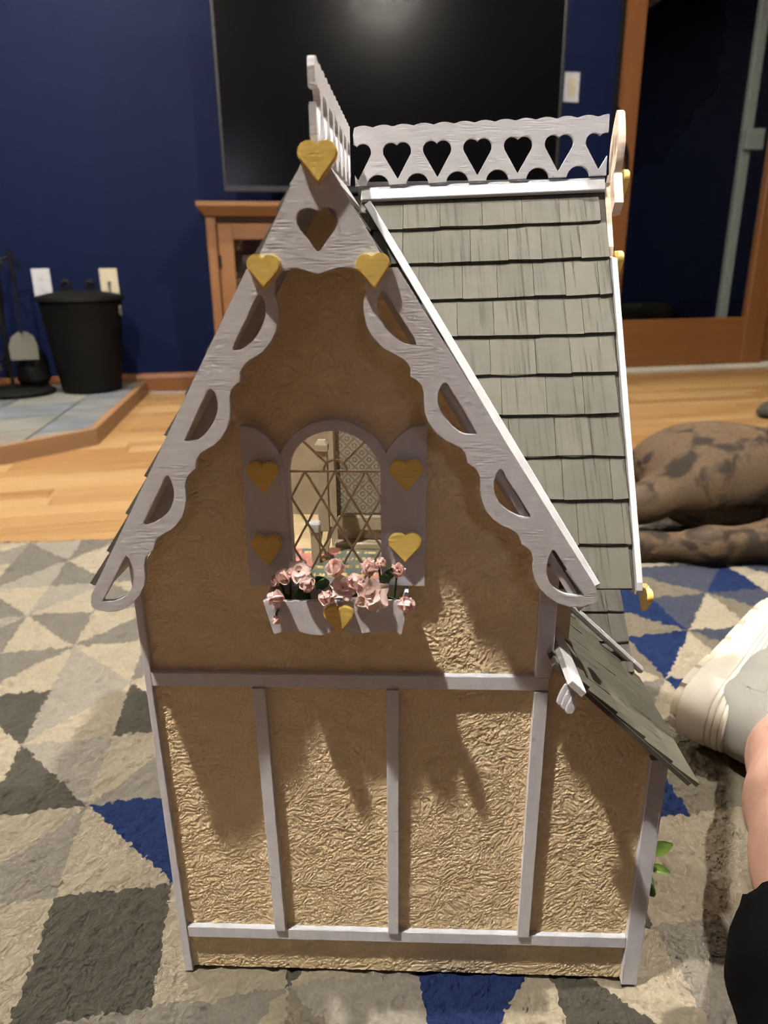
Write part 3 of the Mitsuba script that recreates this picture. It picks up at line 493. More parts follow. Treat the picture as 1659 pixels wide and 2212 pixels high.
# heart railings on the ridges
def railing(L, first, hgt=.0375):
    top = [(x, hgt - .0014 + .0014 * abs(math.sin(math.pi * (x - .0) / .01375))) for x in np.linspace(0, L, 130)]
    g = Polygon([(0, 0), (L, 0)] + [(x, z) for x, z in top[::-1]]).intersection(sbox(0, -1, L, 1).buffer(0)).difference(Polygon([(-1, hgt - .005), (0, hgt - .005), (.004, hgt + .01), (-1, 1)]))
    for k in range(-1, 9):
        g = g.difference(shapely.affinity.translate(heart(.0192, .0225), first + .0275 * k, hgt - .0222)).difference(Point(first + .0275 * (k + .5), -.001).buffer(.0078))
    return max(polys(g), key=lambda q: q.area)
dh('ridge_railing', moved(extr(railing(.1865, .009), .0034, .0004), frame((X0 + .0017, -.028, .5465), (0, 1, .012), (0, -.012, 1)) @ np.diag([1, 1, -1, 1.0])), 'white_paint'); scene[f'{D}__ridge_railing'] = scene.pop(f'{D}__ridge_railing')
dh('ridge_railing', moved(extr(railing(.1725, .0022), .0032, .0004), frame((.1285, .1592, .5487), (1, 0, .0262), (-.0262, 0, 1))), 'white_paint')
# the far gable of the cross wing, seen edge on
XG = .3010
yz = lambda g, x, th, ch=0: moved(extr(g, th, ch), frame((x, 0, 0), (0, 1, 0), (0, 0, 1)))
atg = lambda g: shapely.affinity.translate(shapely.affinity.scale(shapely.transform(g, lambda a: np.c_[a[:, 0], a[:, 1] - .10 * np.abs(a[:, 0])]), 1.085, 1, origin=(0, 0)), .160, .003)
dh('bargeboard', yz(atg(half_r.difference(sbox(-.05, .5, .05, .6))), XG, .0036, .0004), 'white_trim'); dh('bargeboard', yz(atg(shapely.affinity.scale(half_r, -1, 1, origin=(0, 0)).difference(sbox(-.05, .5, .05, .6))), XG, .0036, .0004), 'white_trim')
fin = Polygon(spline([(.160, .5935), (.1545, .586), (.1500, .574), (.1505, .562), (.1545, .551), (.154, .545), (.166, .545), (.1655, .551), (.1695, .562), (.170, .574), (.1655, .586)], 4))
gp = dh('gable_panel', yz(Polygon([(.160, .549), (.1345, .507), (.1345, .4985), (.160, .4953), (.1855, .4985), (.1855, .507)]), XG, .0036), 'bare_wood')
sub(gp, 'finial', yz(fin.difference(Polygon(spline([(.1565, .577), (.1545, .570), (.1565, .560), (.158, .568)], 3))), XG + .0044, .0052, .0008), 'bare_wood', 30)
sub(gp, 'finial_block', yz(Polygon([(.152, .5545), (.168, .5545), (.178, .535), (.172, .5275), (.148, .5275), (.142, .535)]), XG + .0036, .0062, .0008), 'bare_wood')
hx_ = lambda cy, cz, x, w=.0165: sub(gp, 'heart', yz(shapely.affinity.translate(heart(w, w), cy, cz), x, .0040, .0009), 'yellow_paint', 35)
hx_(.160, .5475, XG + .0108, .0185); hx_(.1335, .4960, XG + .0050); hx_(.0150, .3020, XG + .0085, .0165); hx_(.1865, .4960, XG + .0050); hx_(.299, .305, XG + .0052)
# porch roof and the little roof beside the entry
PA, PB = np.array([.2530, 0, .2750]), np.array([.3450, 0, .1885]); lenP = np.linalg.norm(PB - PA); y0p, y1p = -.0165, .1060
RP = dh('roof', hullpts([p + np.array([0, y, 0]) + n for y in (y0p, y1p) for p in (PA, PB - np.array([.003, 0, -.003])) for n in ((0, 0, 0), (-.0021, 0, -.0021))]), 'roof_deck')
shingles(RP, lambda u, s: lerp(PA, PB, s / lenP) + [0, y0p + .0005 + u, 0], 5, 5, y1p - y0p, lenP, .0024, 'side', None, .2)
dh('porch_strip', obox((.2556, -.0370, .2735), (.0085, 0, -.0080), (0, .1395, 0), (.0028, 0, .0030), .0004), 'white_trim')
dh('porch_strip', obox((.2565, .1035, .2780), (.0900, 0, -.0846), (0, .0065, .0), (.0036, 0, .0038), .0016), 'white_trim')
for i in range(3): dh('trim_block', moved(extr(Polygon(spline([(-.004, -.014), (.0, -.0165), (.0042, -.012), (.0035, .010), (-.001, .0125), (-.0042, .006)], 4)), .0022, .0007), frame((.2575 + .0020 * i, -.0240 - .0032 * i, .2610 - .0008 * i), (.50, 0, -.20), (.16, 0, .48))), 'post_paint', 30)
EA, EB = np.array([.262, .178, .2640]), np.array([.262, .098, .1985]); lenE = np.linalg.norm(EB - EA)
RE = dh('roof', hullpts([p + np.array([x, 0, 0]) - np.array([0, 0, z]) for x in (0, .0765) for p in (EA, EB) for z in (0, .006)]), 'roof_deck')
shingles(RE, lambda u, s: lerp(EA, EB, s / lenE) + [u, 0, 0], 3, 4, .0772, lenE, .0024, 'front', None, .2)
# window, shutters, flower box
wn = dh('window', facade(sbox(.0925, .314, .1569, .3838).union(Point(.1247, .3838).buffer(.0325, 40)).difference(OPEN), -.0006, .0105, .0006), 'post_paint', 35)
sub(wn, 'pane', facade(OPEN.buffer(.0008), .0060, .0002), 'acetate')
bars = []
for k in range(-6, 7):
    for s in (-1, 1): bars.append(LineString([(.1248 + .0174 * k, .3853), (.1248 + .0174 * k + s * .0552, .3853 - .1)]).intersection(OPEN.intersection(sbox(0, .3, 1, .3853))))
bars += [LineString([(.09, .3853), (.16, .3853)]).intersection(OPEN), LineString([(.1248, .3853), (.1248, .42)]).intersection(OPEN), Point(.1248, .3853).buffer(.0066, 16).boundary.intersection(sbox(0, .3853, 1, 1))]
bars += [LineString([(.1248 + s * .0047, .3900), (.1248 + s * .03, .4153)]).intersection(OPEN) for s in (-1, 1)]
for b in bars:
    if b.length > .004: sub(wn, 'muntin', facade(b.buffer(.00062, cap_style=2), .0052, .0008), 'muntin_print')
sill = dh('window_sill', bx(.096, .1535, -.001, .008, .3125, .3165, .0005), 'post_paint')
SHL = Polygon([(.0734, .4132), (.0774, .4130), (.0830, .4111), (.0884, .4071), (.0931, .4011), (.0958, .3944), (.0970, .3880), (.0972, .3168), (.0722, .3162)])
SHR = Polygon([(.1768, .4132), (.1716, .4130), (.1667, .4111), (.1602, .4062), (.1551, .3998), (.1526, .3930), (.1519, .3865), (.1517, .3175), (.1765, .3168)])
s1 = dh('shutter', facade(SHL, -.0018, .0058, .0005), 'post_paint'); s2 = dh('shutter', facade(SHR, -.0018, .0058, .0005), 'post_paint')
hearts(s1, .0178, .0186, .0851, .3843, -.0052, .0034); hearts(s1, .0178, .0186, .0846, .3401, -.0052, .0034); hearts(s2, .0188, .0178, .1655, .3858, -.0052, .0034); hearts(s2, .0190, .0180, .1647, .3423, -.0052, .0034)
BOX = Polygon([(.0856, .3194), (.1674, .3200), (.1629, .2985), (.1590, .3001), (.1524, .3008), (.1433, .2995), (.1365, .2981), (.1308, .3004), (.1279, .301), (.1246, .3004), (.1188, .2976), (.1119, .2978), (.1060, .2996), (.1011, .3004), (.0965, .2997), (.0904, .2981)])
YX = -.0185
bsh = lambda x, z: (x - .0023 * (.1674 - x) / .082, z - .0047)
BOX = Polygon([bsh(*c) for c in BOX.exterior.coords])
fb = dh('flower_box', cat(facade(BOX, YX, .0026, .0004), bx(.090, .162, YX + .002, .004, .2958, .2978), *[hullpts([(bsh(x, z)[0], y, bsh(x, z)[1]) for y in (YX + .002, .004) for x, z in c]) for c in (((.0862, .3192), (.0884, .3192), (.0905, .3005), (.0925, .3005)), ((.1668, .3198), (.1646, .3198), (.1625, .3005), (.1605, .3005)))]), 'post_paint')
hearts(fb, .0174, .0176, .1269, .3046, YX - .0034, .0034)
# the room behind the window
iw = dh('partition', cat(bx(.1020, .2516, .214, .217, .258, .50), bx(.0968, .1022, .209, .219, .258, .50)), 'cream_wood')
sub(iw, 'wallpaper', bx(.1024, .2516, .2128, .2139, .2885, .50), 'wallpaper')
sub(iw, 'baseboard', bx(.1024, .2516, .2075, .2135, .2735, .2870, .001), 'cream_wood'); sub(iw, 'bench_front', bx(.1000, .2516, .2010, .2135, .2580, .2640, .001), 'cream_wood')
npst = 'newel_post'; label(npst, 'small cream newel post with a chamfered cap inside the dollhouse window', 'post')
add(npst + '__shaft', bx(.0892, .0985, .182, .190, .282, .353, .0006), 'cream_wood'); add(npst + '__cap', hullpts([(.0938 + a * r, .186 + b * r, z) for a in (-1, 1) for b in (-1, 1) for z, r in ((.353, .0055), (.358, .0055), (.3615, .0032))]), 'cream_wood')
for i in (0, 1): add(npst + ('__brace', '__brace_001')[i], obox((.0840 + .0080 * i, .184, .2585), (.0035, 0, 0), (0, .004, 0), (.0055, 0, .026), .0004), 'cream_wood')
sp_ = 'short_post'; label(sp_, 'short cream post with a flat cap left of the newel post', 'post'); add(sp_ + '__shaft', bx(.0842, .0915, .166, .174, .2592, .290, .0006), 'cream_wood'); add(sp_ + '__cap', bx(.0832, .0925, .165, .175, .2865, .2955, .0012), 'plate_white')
# woven mat with fringe
def mat_color(p, n, uv):
    s = noise(p.x * 700, p.y * 90); w = p.y * 1 / .016; c = w - dr.floor(w)
    a = mix((.09, .10, .085), (.50, .36, .15), dr.select(c > .62, smoothstep(.35, .6, s), 0)); return mix(a, (.45, .17, .14), smoothstep(.60, .72, fbm(p.x * 60, p.y * 60, 0, 2)) * .9)
mat('woven_mat', proc(mat_color), .9, .05, lambda p, n, uv: noise(p.x * 900, p.y * 900), .0008, 3e-4)
wm = 'woven_mat'; scene['woven_cloth'] = scene.pop('woven_mat'); label(wm, 'tiny striped woven mat on the floor behind the dollhouse window', 'mat')
g_ = np.stack(np.meshgrid(np.linspace(.045, .160, 60), np.linspace(.060, .197, 60), indexing='ij'), -1); zz = .2592 + .003 * meshkit.fbm(np.concatenate([g_ * 40, g_[..., :1] * 0], -1), 2, 3)
I = np.arange(3600).reshape(60, 60); add(wm, (np.concatenate([g_, zz[..., None]], -1).reshape(-1, 3), np.stack([I[:-1, :-1], I[1:, :-1], I[1:, 1:], I[:-1, 1:]], -1).reshape(-1, 4)), 'woven_cloth', True)
# ------------------------------------------------------------------ silk flowers
def petal(l, w, curl, cup, ruf, seed):
    S, Tt = np.meshgrid(np.linspace(0, 1, 8), np.linspace(-1, 1, 7), indexing='ij'); wid = w * np.sin(np.pi * np.clip(S, .02, 1) ** .75 * .93 + .1) ** .8 * .5
    x = Tt * wid; y = l * S * (1 - .25 * abs(curl) * S); zz = curl * l * S ** 2 * .5 + cup * (Tt ** 2) * w * .35 * (1 - .3 * S) + ruf * np.sin(Tt * 4 + seed) * S ** 2 * l * .12
    I = np.arange(56).reshape(8, 7); F = np.stack([I[:-1, :-1], I[1:, :-1], I[1:, 1:], I[:-1, 1:]], -1).reshape(-1, 4)
    v = np.stack([x, y, zz], -1).reshape(-1, 3); return v, F
PET = {k: [mikit.ply(petal(*a, i), 'petal', True) for i, a in enumerate(v)] for k, v in dict(bud=[(.0092, .0100, .55, 1.0, .2), (.0100, .0108, .40, .9, .5)], open=[(.0096, .0090, -.15, .35, .5), (.0104, .0096, -.35, .25, .8)]).items()}
def rotz(a): return np.array([[math.cos(a), -math.sin(a), 0, 0], [math.sin(a), math.cos(a), 0, 0], [0, 0, 1, 0], [0, 0, 0, 1.0]])
def rotx(a): return np.array([[1, 0, 0, 0], [0, math.cos(a), -math.sin(a), 0], [0, math.sin(a), math.cos(a), 0], [0, 0, 0, 1.0]])
rng = np.random.default_rng(44)
leafm = lambda l, w: (lambda v, F: (v, F))(*petal(l, w, .5, .5, .3, 1))
def flower(x, z, kind, axis, text, y=-.026, s=1.0, leaf=None):
    t = num('silk_flower'); label(t, text, 'flower', 'pink silk flowers in the window box')
    ax_ = np.asarray(axis, float); ax_ /= np.linalg.norm(ax_); U = np.cross([.3, .2, 1], ax_); U /= np.linalg.norm(U); M = frame((x, y, z), U, np.cross(ax_, U)); base = np.array([x, y, z]) - ax_ * .0028 * s
    M[:3, 3] = base; M[:3, :3] *= s; n = 6 if kind == 'open' else 5; a0 = rng.uniform(0, 6)
    rings = [(n, 1.0, .95 if kind == 'bud' else .25), (3, .72, 1.25 if kind == 'bud' else .9)]
    for n_, sc, tilt in rings:
        for k in range(n_):
            share(t + '__petal', PET[kind][rng.integers(2)], M @ rotz(a0 + k * 6.283 / n_ + rng.uniform(-.15, .15)) @ rotx(tilt + rng.uniform(-.15, .15)) @ np.diag([sc, sc, sc, 1]))
        a0 += .5
    root = np.array([np.clip(x, .095, .158), -.006, .301])
    add(t + '__stem', tube(spline([root, lerp(root, base, .55) + [0, .002, .004], base - ax_ * .0015, base + ax_ * .0004], 4, False), .0007, 6), 'stem', True)
    for lx, lz, az, l in leaf or []:
        add(num(t + '__leaf'), moved(trimesh.Trimesh(*(lambda v, F: (v, np.vstack([F[:, [0, 1, 2]], F[:, [0, 2, 3]]])))(*leafm(l, l * .55)), process=False), frame((lx, -.0095, lz - l * .3), (math.cos(az), .35, -math.sin(az) * .6), (math.sin(az), -.45, math.cos(az)))), 'leaf', True)
G = 'pink silk flower '
for f in [(.0942, .3232, 'bud', (-.3, -1, .25), G + 'opening at the far left of the window box, over its rim', -.031, 1.15, None), (.0931, .3290, 'bud', (-.4, -.6, .8), G + 'bud behind the leftmost open one', -.022, .8, None),
          (.0989, .3326, 'bud', (-.5, -.7, .6), G + 'leaning left, second cluster from the left end of the box', -.024, 1.05, [(.103, .322, .6, .014), (.099, .320, -.8, .012)]), (.1062, .3372, 'open', (.1, -1, .5), G + 'ruffled and tallest in the left half of the box', -.026, .85, [(.108, .321, -.3, .015)]),
          (.1107, .3308, 'bud', (.4, -1, .1), G + 'facing right below the tallest left one', -.028, 1.0, [(.1165, .328, .3, .015)]), (.1266, .3382, 'bud', (.0, -.7, 1), G + 'tall round head alone in front of the window middle', -.026, 1.2, [(.1195, .329, -.4, .014)]),
          (.1222, .3236, 'bud', (-.2, -1, .1), G + 'low head just above the yellow heart of the box', -.030, 1.0, None), (.1310, .3285, 'open', (.3, -.8, .7), G + 'spreading open right of the yellow heart', -.027, .95, [(.136, .321, .4, .012)]),
          (.1392, .3310, 'bud', (-.6, -.9, .3), G + 'leaning left in the dense right cluster', -.026, 1.15, None), (.1451, .3385, 'bud', (.1, -.9, .8), G + 'round head at the top of the dense right cluster', -.024, 1.15, None), (.1513, .3408, 'bud', (.4, -.7, .8), G + 'small bud at the top right of the dense cluster', -.022, .75, [(.1555, .3345, .1, .013)]),
          (.1472, .3258, 'open', (.15, -1, .15), G + 'wide open star facing the viewer over the box rim', -.033, 1.25, [(.151, .322, 1.2, .012)]), (.1424, .3205, 'open', (.0, -.8, -.6), G + 'drooping under the wide open star', -.031, .8, None), (.1608, .3360, 'bud', (.1, -.8, .9), G + 'upright on a bare stem against the right shutter', -.022, .95, [(.154, .331, -.2, .012)]),
          (.1646, .3202, 'bud', (.5, -1, -.1), G + 'hanging over the right end of the window box', -.030, 1.1, None), (.0936, .3112, 'bud', (.0, -.6, -1), G + 'small bud dangling in front of the left end of the box', -.0325, .62, None)]:
    flower(*bsh(f[0], f[1]), f[2], f[3], f[4], f[5] + .0095, f[6] * .92, [(*bsh(a, b), c, d) for a, b, c, d in f[7] or []])
# sprig by the porch
pl_ = 'porch_plant'; label(pl_, 'green leafy plant sticking out behind the right corner post of the dollhouse', 'plant')
def bigleaf(O, Dr, up, l, w):
    v, F = petal(l, w, -.35, .5, .2, 2); m = trimesh.Trimesh(v, np.vstack([F[:, [0, 1, 2]], F[:, [0, 2, 3]]]), process=False); Dr = np.asarray(Dr, float); Dr /= np.linalg.norm(Dr); U = np.cross(Dr, up); U /= np.linalg.norm(U); return moved(m, frame(O, U, Dr))
add(pl_ + '__stem', tube(spline([(.340, .030, .0), (.341, .030, .045), (.343, .032, .085), (.340, .034, .115)], 5, False), .0011, 6), 'stem', True)
for i, (O, Dr, l, w, b) in enumerate([((.3425, .030, .092), (.75, -.15, .55), .018, .010, 'leaf_light'), ((.3425, .030, .078), (.9, -.2, -.05), .017, .007, 'leaf_light'), ((.341, .03, .062), (.55, -.2, -.5), .014, .008, 'leaf'), ((.341, .032, .10), (-.6, .2, .6), .016, .010, 'leaf'), ((.342, .031, .05), (.5, .6, .4), .018, .01, 'leaf')]): add(num(pl_ + '__leaf'), bigleaf(O, Dr, (0, -.6, .8), l, w), b, True)
# ------------------------------------------------------------------ dogs
dg = num('dog'); label(dg, 'brown brindle dog lying on the rug with its haunch towards the dollhouse', 'dog')
def dog_sdf(p):
    d = ell(p, (.718, .965, .128), (.128, .092, .074)); d = smin(d, chain(p, [((.74, .96, .095), .092), ((1.0, .99, .105), .098), ((1.24, 1.0, .115), .112), ((1.38, .98, .11), .075), ((1.47, .95, .085), .062)], .06), .07)
    d = smin(d, chain(p, [((.80, .93, .130), .062), ((.70, .89, .108), .046), ((.595, .88, .078), .030), ((.47, .90, .040), .024), ((.40, .91, .026), .024)], .04), .03)
    d = smin(d, chain(p, [((.93, .87, .050), .048), ((.81, .805, .033), .036), ((.69, .795, .027), .030), ((.58, .81, .020), .022), ((.44, .84, .018), .020)], .03), .006)
    d = smin(d, chain(p, [((1.45, .95, .08), .055), ((1.55, .92, .055), .034), ((1.60, .91, .045), .026)], .03), .03)
    d = smin(d, chain(p, [((1.18, .92, .07), .045), ((1.16, .80, .035), .032), ((1.10, .72, .015), .024), ((1.05, .70, .015), .026)], .03), .03)
    d = smin(d, chain(p, [((1.26, .93, .06), .045), ((1.28, .80, .03), .03), ((1.26, .70, .015), .024)], .03), .03)
    return smin(d, chain(p, [((.60, .97, .085), .022), ((.555, .985, .06), .016), ((.46, 1.0, .02), .010)], .02), .02)
add(dg + '__body', nets(dog_sdf, (.36, .64, -.03), (1.66, 1.14, .25), .010), 'brindle_fur', True)
for s in (-1, 1): add(num(dg + '__ear'), hullpts([(1.46 + a, .95 + s * .05 + b * s, .10 + c) for a, b, c in ((0, 0, .03), (-.03, 0, .025), (-.03, .02, -.03), (0, .025, -.03), (.015, .01, 0))]), 'brindle_fur', 40); e = trimesh.creation.icosphere(2, .008); e.apply_translation((1.512, .945 + s * .035, .095)); add(num(dg + '__eye'), e, 'black_plastic', True)
nz = trimesh.creation.icosphere(2, .014); nz.apply_translation((1.622, .908, .052)); add(dg + '__nose', nz, 'dark_pad', True)
d2 = num('dog'); label(d2, 'second dog, grey furred, only its paw showing on the wood floor at the right edge', 'dog')
def dog2(p):
    q = p - np.array([1.40, 2.10, FZ]); d = chain(q, [((.0, .0, .030), .028), ((.10, -.01, .034), .026), ((.30, -.02, .06), .034), ((.45, .0, .12), .07), ((.62, .12, .14), .12), ((1.0, .25, .13), .13)], .04)
    for y_, x_ in ((-.026, .004), (-.009, -.012), (.010, -.012), (.026, .002)): d = smin(d, np.linalg.norm(q - np.array([x_ - .008, y_, .020]), axis=1) - .0175, .008)
    d = smin(d, chain(q, [((.50, -.05, .16), .06), ((.42, -.16, .16), .055), ((.36, -.22, .13), .035)], .04), .05)
    return smin(d, chain(q, [((.55, .16, .10), .06), ((.40, .18, .03), .03), ((.28, .17, .022), .026)], .04), .03)
add(d2 + '__body', nets(dog2, (1.32, 1.78, -.03), (2.6, 2.6, .32), .009), 'grey_fur', True)
# ------------------------------------------------------------------ the person whose leg lies beside the house; the rest, out of view, blocks frontal light
pr_ = 'person'; label(pr_, 'person sitting on the rug, one leg in black trousers and a white sneaker', 'person')
LEG = [((.560, .232, .046), .036), ((.535, .185, .050), .040), ((.510, .115, .056), .048), ((.487, .045, .062), .051), ((.462, -.04, .066), .056), ((.448, -.12, .072), .058)]
HIPS, CHEST = (.33, -.84, .15), (.27, -.76, .48)
PH = CAM - FW * .014 + (UP0 * -.052) + _r * .018      # the phone, held just behind the picture's viewpoint
ARMS = {s: [((.27 + .155 * s, -.75, .575), .052), ((.27 + .20 * s, -.60, .36), .042), (tuple(PH + _r * .062 * s - UP0 * .045 - FW * .060), .029)] for s in (-1, 1)}
def leg(p): return chain(p, [((.575, .275, .05), .034)] + LEG + [((.50, -.50, .10), .075), ((.42, -.82, .14), .09)], .03)
def other_leg(p): return chain(p, [((.24, -.84, .14), .09), ((-.12, -.56, .09), .065), ((-.02, -.50, .06), .055), ((.24, -.455, .05), .036)], .03)
def head(p):
    d = smin(ell(p, (.245, -.735, .80), (.074, .092, .108)), cone(p, (.265, -.76, .60), (.25, -.745, .72), .05, .048), .03)
    d = smin(d, cone(p, (.236, -.645, .800), (.233, -.630, .775), .010, .016), .015); d = smin(d, ell(p, (.235, -.662, .735), (.035, .03, .022)), .03)
    for q in (-1, 1): d = smin(d, ell(p, (.245 + .076 * q, -.745, .795), (.012, .02, .032)), .01); d = np.maximum(d, .013 - np.linalg.norm(p - np.array([.236 + .031 * q, -.648, .815]), axis=1))
    return d
def trunk(p): return smin(smin(chain(p, [(HIPS, .135), ((.30, -.82, .32), .125), (CHEST, .135)], .06), cone(p, (.12, -.755, .565), (.42, -.755, .565), .065, .065), .08), chain(p, [ARMS[-1][0], (CHEST, .08), ARMS[1][0]], .05), .05)
def hands(p):
    d = None
    for s in (-1, 1):
        W_ = np.array(ARMS[s][2][0]); K = PH + _r * .047 * s - UP0 * .012 - FW * .016
        e = chain(p, [(tuple(W_), .026), (tuple(K), .023)], .015)
        for i in range(4):                            # fingers round the long edge onto the front of the phone
            o = UP0 * (.030 - .021 * i); B = K + o * .8; e = smin(e, chain(p, [(tuple(B), .0095), (tuple(K + o + _r * .006 * s + FW * .014), .0085), (tuple(K + o - _r * .012 * s + FW * .0245), .0078), (tuple(K + o - _r * (.022 + .003 * (i % 2)) * s + FW * .0215), .0070)], .004), .006)
        e = smin(e, chain(p, [(tuple(K - UP0 * .018), .012), (tuple(K + UP0 * .012 - _r * .014 * s - FW * .006), .010), (tuple(K + UP0 * .034 - _r * .024 * s - FW * .002), .009)], .006), .008)
        d = e if d is None else np.minimum(d, e)
    return d
def body(p): return smin(np.minimum(leg(p), other_leg(p)), smin(trunk(p) + .012, head(p), .02), .03)
add(pr_ + '__body', nets(lambda p: body(p), (-.25, -1.02, -.03), (.72, .34, .95), .0095), 'skin', True)
add(pr_ + '__shin', nets(leg, (.36, -.10, -.03), (.66, .34, .16), .0055), 'skin', True)
def sleeve(p, s): return chain(p, [ARMS[s][0], ARMS[s][1], (tuple(lerp(ARMS[s][1][0], ARMS[s][2][0], .93)), .034)], .02)
add(pr_ + '__jumper', nets(lambda p: np.maximum(np.minimum(smin(trunk(p), np.minimum(sleeve(p, -1), sleeve(p, 1)), .03), 9) - .006, p[:, 2] - .635), (-.05, -1.02, .10), (.62, -.40, .70), .010), 'black_cloth', True)  # out of view; black cloth keeps bounced light off the dollhouse front
add(pr_ + '__hands', nets(hands, tuple(PH - [.14, .12, .14]), tuple(PH + [.14, .12, .12]), .0035), 'skin', True)
add(pr_ + '__hair', nets(lambda p: np.maximum(ell(p, (.247, -.752, .805), (.085, .094, .118)), np.minimum(p[:, 1] + .690, .835 - p[:, 2])) if 0 else np.maximum(smin(ell(p, (.247, -.752, .808), (.084, .093, .116)), ell(p, (.255, -.82, .70), (.075, .05, .13)), .04), np.minimum(p[:, 1] + .705, .852 - p[:, 2])), (.12, -.90, .54), (.38, -.60, .96), .008), 'dark_hair', True)
for q in (-1, 1): e = trimesh.creation.icosphere(2, .0115); e.apply_translation((.237 + .031 * q, -.6585, .815)); add(num(pr_ + '__eye'), e, 'plate_white', True)
add(pr_ + '__mouth', nets(lambda p: ell(p, (.235, -.636, .748), (.022, .010, .007)), (.20, -.66, .73), (.27, -.61, .77), .003), 'lip', True)
def trousers(p):
    d = chain(p, [((.470, -.012, .065), .058), ((.460, -.04, .070), .068), ((.452, -.07, .074), .073), ((.455, -.13, .080), .078), ((.50, -.50, .11), .088), ((.42, -.82, .14), .10)], .04)
    hem = (p - np.array([.436, -.026, .06])) @ np.array([.30, .93, .10]); d = np.maximum(d + .0022 * np.sin(p[:, 1] * 130 + p[:, 2] * 60) * .6, hem)
    e = np.maximum(other_leg(p) - .011, (p - np.array([.10, -.48, .06])) @ np.array([.95, .2, 0]))
    return smin(np.minimum(d, e), np.maximum(trunk(p) - .008, p[:, 2] - .24), .03)
add(pr_ + '__trousers', nets(trousers, (-.25, -1.02, -.04), (.72, .12, .28), .0075), 'black_cloth', True)
ph = 'phone'; label(ph, 'dark phone held up in both hands by the seated person', 'phone')
add(ph + '__case', obox(PH - _r * .037 - UP0 * .076 - FW * .004, _r * .074, UP0 * .152, FW * .008, .003), 'black_plastic')
add(ph + '__screen', obox(PH - _r * .034 - UP0 * .072 - FW * .0046, _r * .068, UP0 * .144, FW * .0008), 'black_screen')
# sneaker, built in its own frame (x heel to toe, z up the leg), then laid on its side
SX = np.array([.712, .690, .085]); SZ = np.array([.69, -.714, .0]); SX /= np.linalg.norm(SX); SZ -= SZ @ SX * SX; SZ /= np.linalg.norm(SZ); SM = np.eye(4); sc_ = .985
SM[:3, 0], SM[:3, 1], SM[:3, 2], SM[:3, 3] = SX * sc_, np.cross(SZ, SX) * sc_, SZ * sc_, (.4435, .266, .0445)
t_ = np.linspace(0, 2 * np.pi, 181)[:-1]
OUT = spline([(0, 0), (.010, .026), (.045, .036), (.10, .036), (.16, .043), (.215, .045), (.255, .034), (.272, .008), (.268, -.018), (.235, -.038), (.18, -.042), (.11, -.034), (.045, -.036), (.010, -.027)], 16)
dO = np.roll(OUT, -1, 0) - np.roll(OUT, 1, 0); NO = np.c_[-dO[:, 1], dO[:, 0]]; NO = -NO / np.linalg.norm(NO, axis=1, keepdims=True)
if (NO[0] @ [1, 0]) > 0: NO = -NO
ztop = lambda x: np.interp(x, [0, .05, .12, .2, .27], [.052, .048, .040, .034, .036])
def loft(levels):
    rings = [np.c_[OUT + NO * (o[:, None] if np.ndim(o) else o), zf(OUT[:, 0]) if callable(zf) else np.full(len(OUT), zf)] for o, zf in levels]; n = len(OUT); k = len(rings)
    V = np.vstack(rings + [[[.13, 0, rings[0][:, 2].mean()]], [[.13, 0, rings[-1][:, 2].mean()]]]); F = []
    i = np.arange(n); j = (i + 1) % n
    for r in range(k - 1): F += [np.c_[r * n + i, r * n + j, (r + 1) * n + j], np.c_[r * n + i, (r + 1) * n + j, (r + 1) * n + i]]
    F += [np.c_[j, i, np.full(n, k * n)], np.c_[(k - 1) * n + i, (k - 1) * n + j, np.full(n, k * n + 1)]]
    m = trimesh.Trimesh(V, np.vstack(F), process=False); m.fix_normals(); return m
sh = pr_ + '__sneaker'; Z_ = lambda a: (lambda x: ztop(x) * a)
add(sh, moved(loft([(-.003, .002), (.0, .004), (.001, Z_(.35)), (.0005, Z_(.60)), (.0, Z_(.66)), (-.0013, Z_(.68)), (.0, Z_(.70)), (-.0003, Z_(.78)), (-.0016, Z_(.80)), (-.0002, Z_(.82)), (-.0006, Z_(.91)), (-.0020, Z_(.93)), (-.0006, Z_(.95)), (-.0012, Z_(1.0)), (-.0035, Z_(1.03)), (-.008, Z_(1.03))]), SM), 'midsole', 40)
L_ = np.cumsum(np.linalg.norm(dO, axis=1)) / 2; notch = np.where((L_ % .036) < .005, -.0045, 0.0)
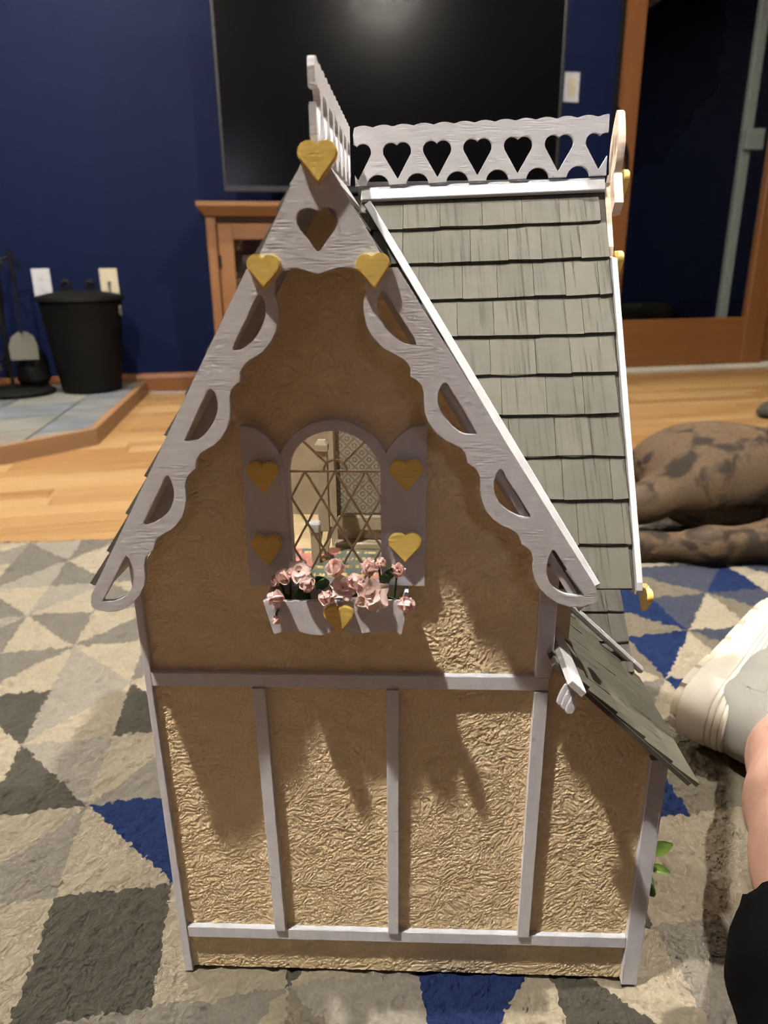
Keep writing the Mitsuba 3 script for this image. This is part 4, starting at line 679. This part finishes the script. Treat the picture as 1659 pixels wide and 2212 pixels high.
add(sh + '__outsole', moved(loft([(-.004, -.004), (-.0005 + notch, -.003), (.0006 + notch, .002), (.0004 + notch, .0045), (-.002, .005)]), SM), 'outsole', 40)
def upper(p):
    d = chain(p, [((.048, 0, .055), .0365), ((.10, 0, .052), .036), ((.17, 0, .040), .038), ((.23, .002, .036), .030)], .02)
    d = smin(d, chain(p, [((.046, 0, .06), .0355), ((.042, 0, .100), .0345)], .02), .02); d = smin(d, chain(p, [((.05, 0, .085), .033), ((.105, 0, .075), .026)], .02), .03)
    return np.maximum(np.maximum(d, .035 - p[:, 2]), p[:, 2] - .098 - .28 * np.clip(p[:, 0] - .035, -.05, .03))
def clipf(f, off, g): return lambda p: np.maximum(f(p) - off, g(p))
lo_, hi_ = (-.02, -.06, .02), (.29, .06, .14)
add(sh + '__upper', moved(nets(upper, lo_, hi_, .0026), SM), 'shoe_leather', True)
add(sh + '__heel_counter', moved(nets(clipf(upper, .0012, lambda p: np.maximum(p[:, 2] - .088 + 2.2 * np.clip(p[:, 0] - .02, 0, 1) ** 1.1 , np.minimum(p[:, 0] - .055, .2))), lo_, (.08, .06, .12), .0021), SM), 'shoe_leather', True)
add(sh + '__quarter', moved(nets(clipf(upper, .0010, lambda p: np.maximum(np.maximum(.040 - p[:, 0] - .0 * p[:, 2], p[:, 2] - .074), p[:, 0] - .19)), (.03, -.06, .02), (.20, .06, .09), .0024), SM), 'shoe_leather', True)
ring = [(.046 + .040 * math.cos(a), .0345 * math.sin(a), .100 + .010 * math.cos(a)) for a in np.linspace(0, 2 * math.pi, 40)[:-1]]
add(sh + '__collar', moved(tube(ring, .0058, 10, True), SM), 'shoe_lining', True)
for k, (xs, zs) in enumerate([(np.linspace(.028, .060, 16), lambda x: .050 + (x - .028) * 1.05), (np.linspace(.058, .11, 16), lambda x: .0835 + 0 * x)]):
    pts = []
    for x in xs:
        y = .06
        for _ in range(40): y -= max(float(upper(np.array([[x, y, zs(x)]]))[0]) * .7, .0001)
        pts.append((x, y + .0006, zs(x)))
    add(num(sh + '__seam'), moved(tube(pts, .0009, 6), SM), 'thread', True)
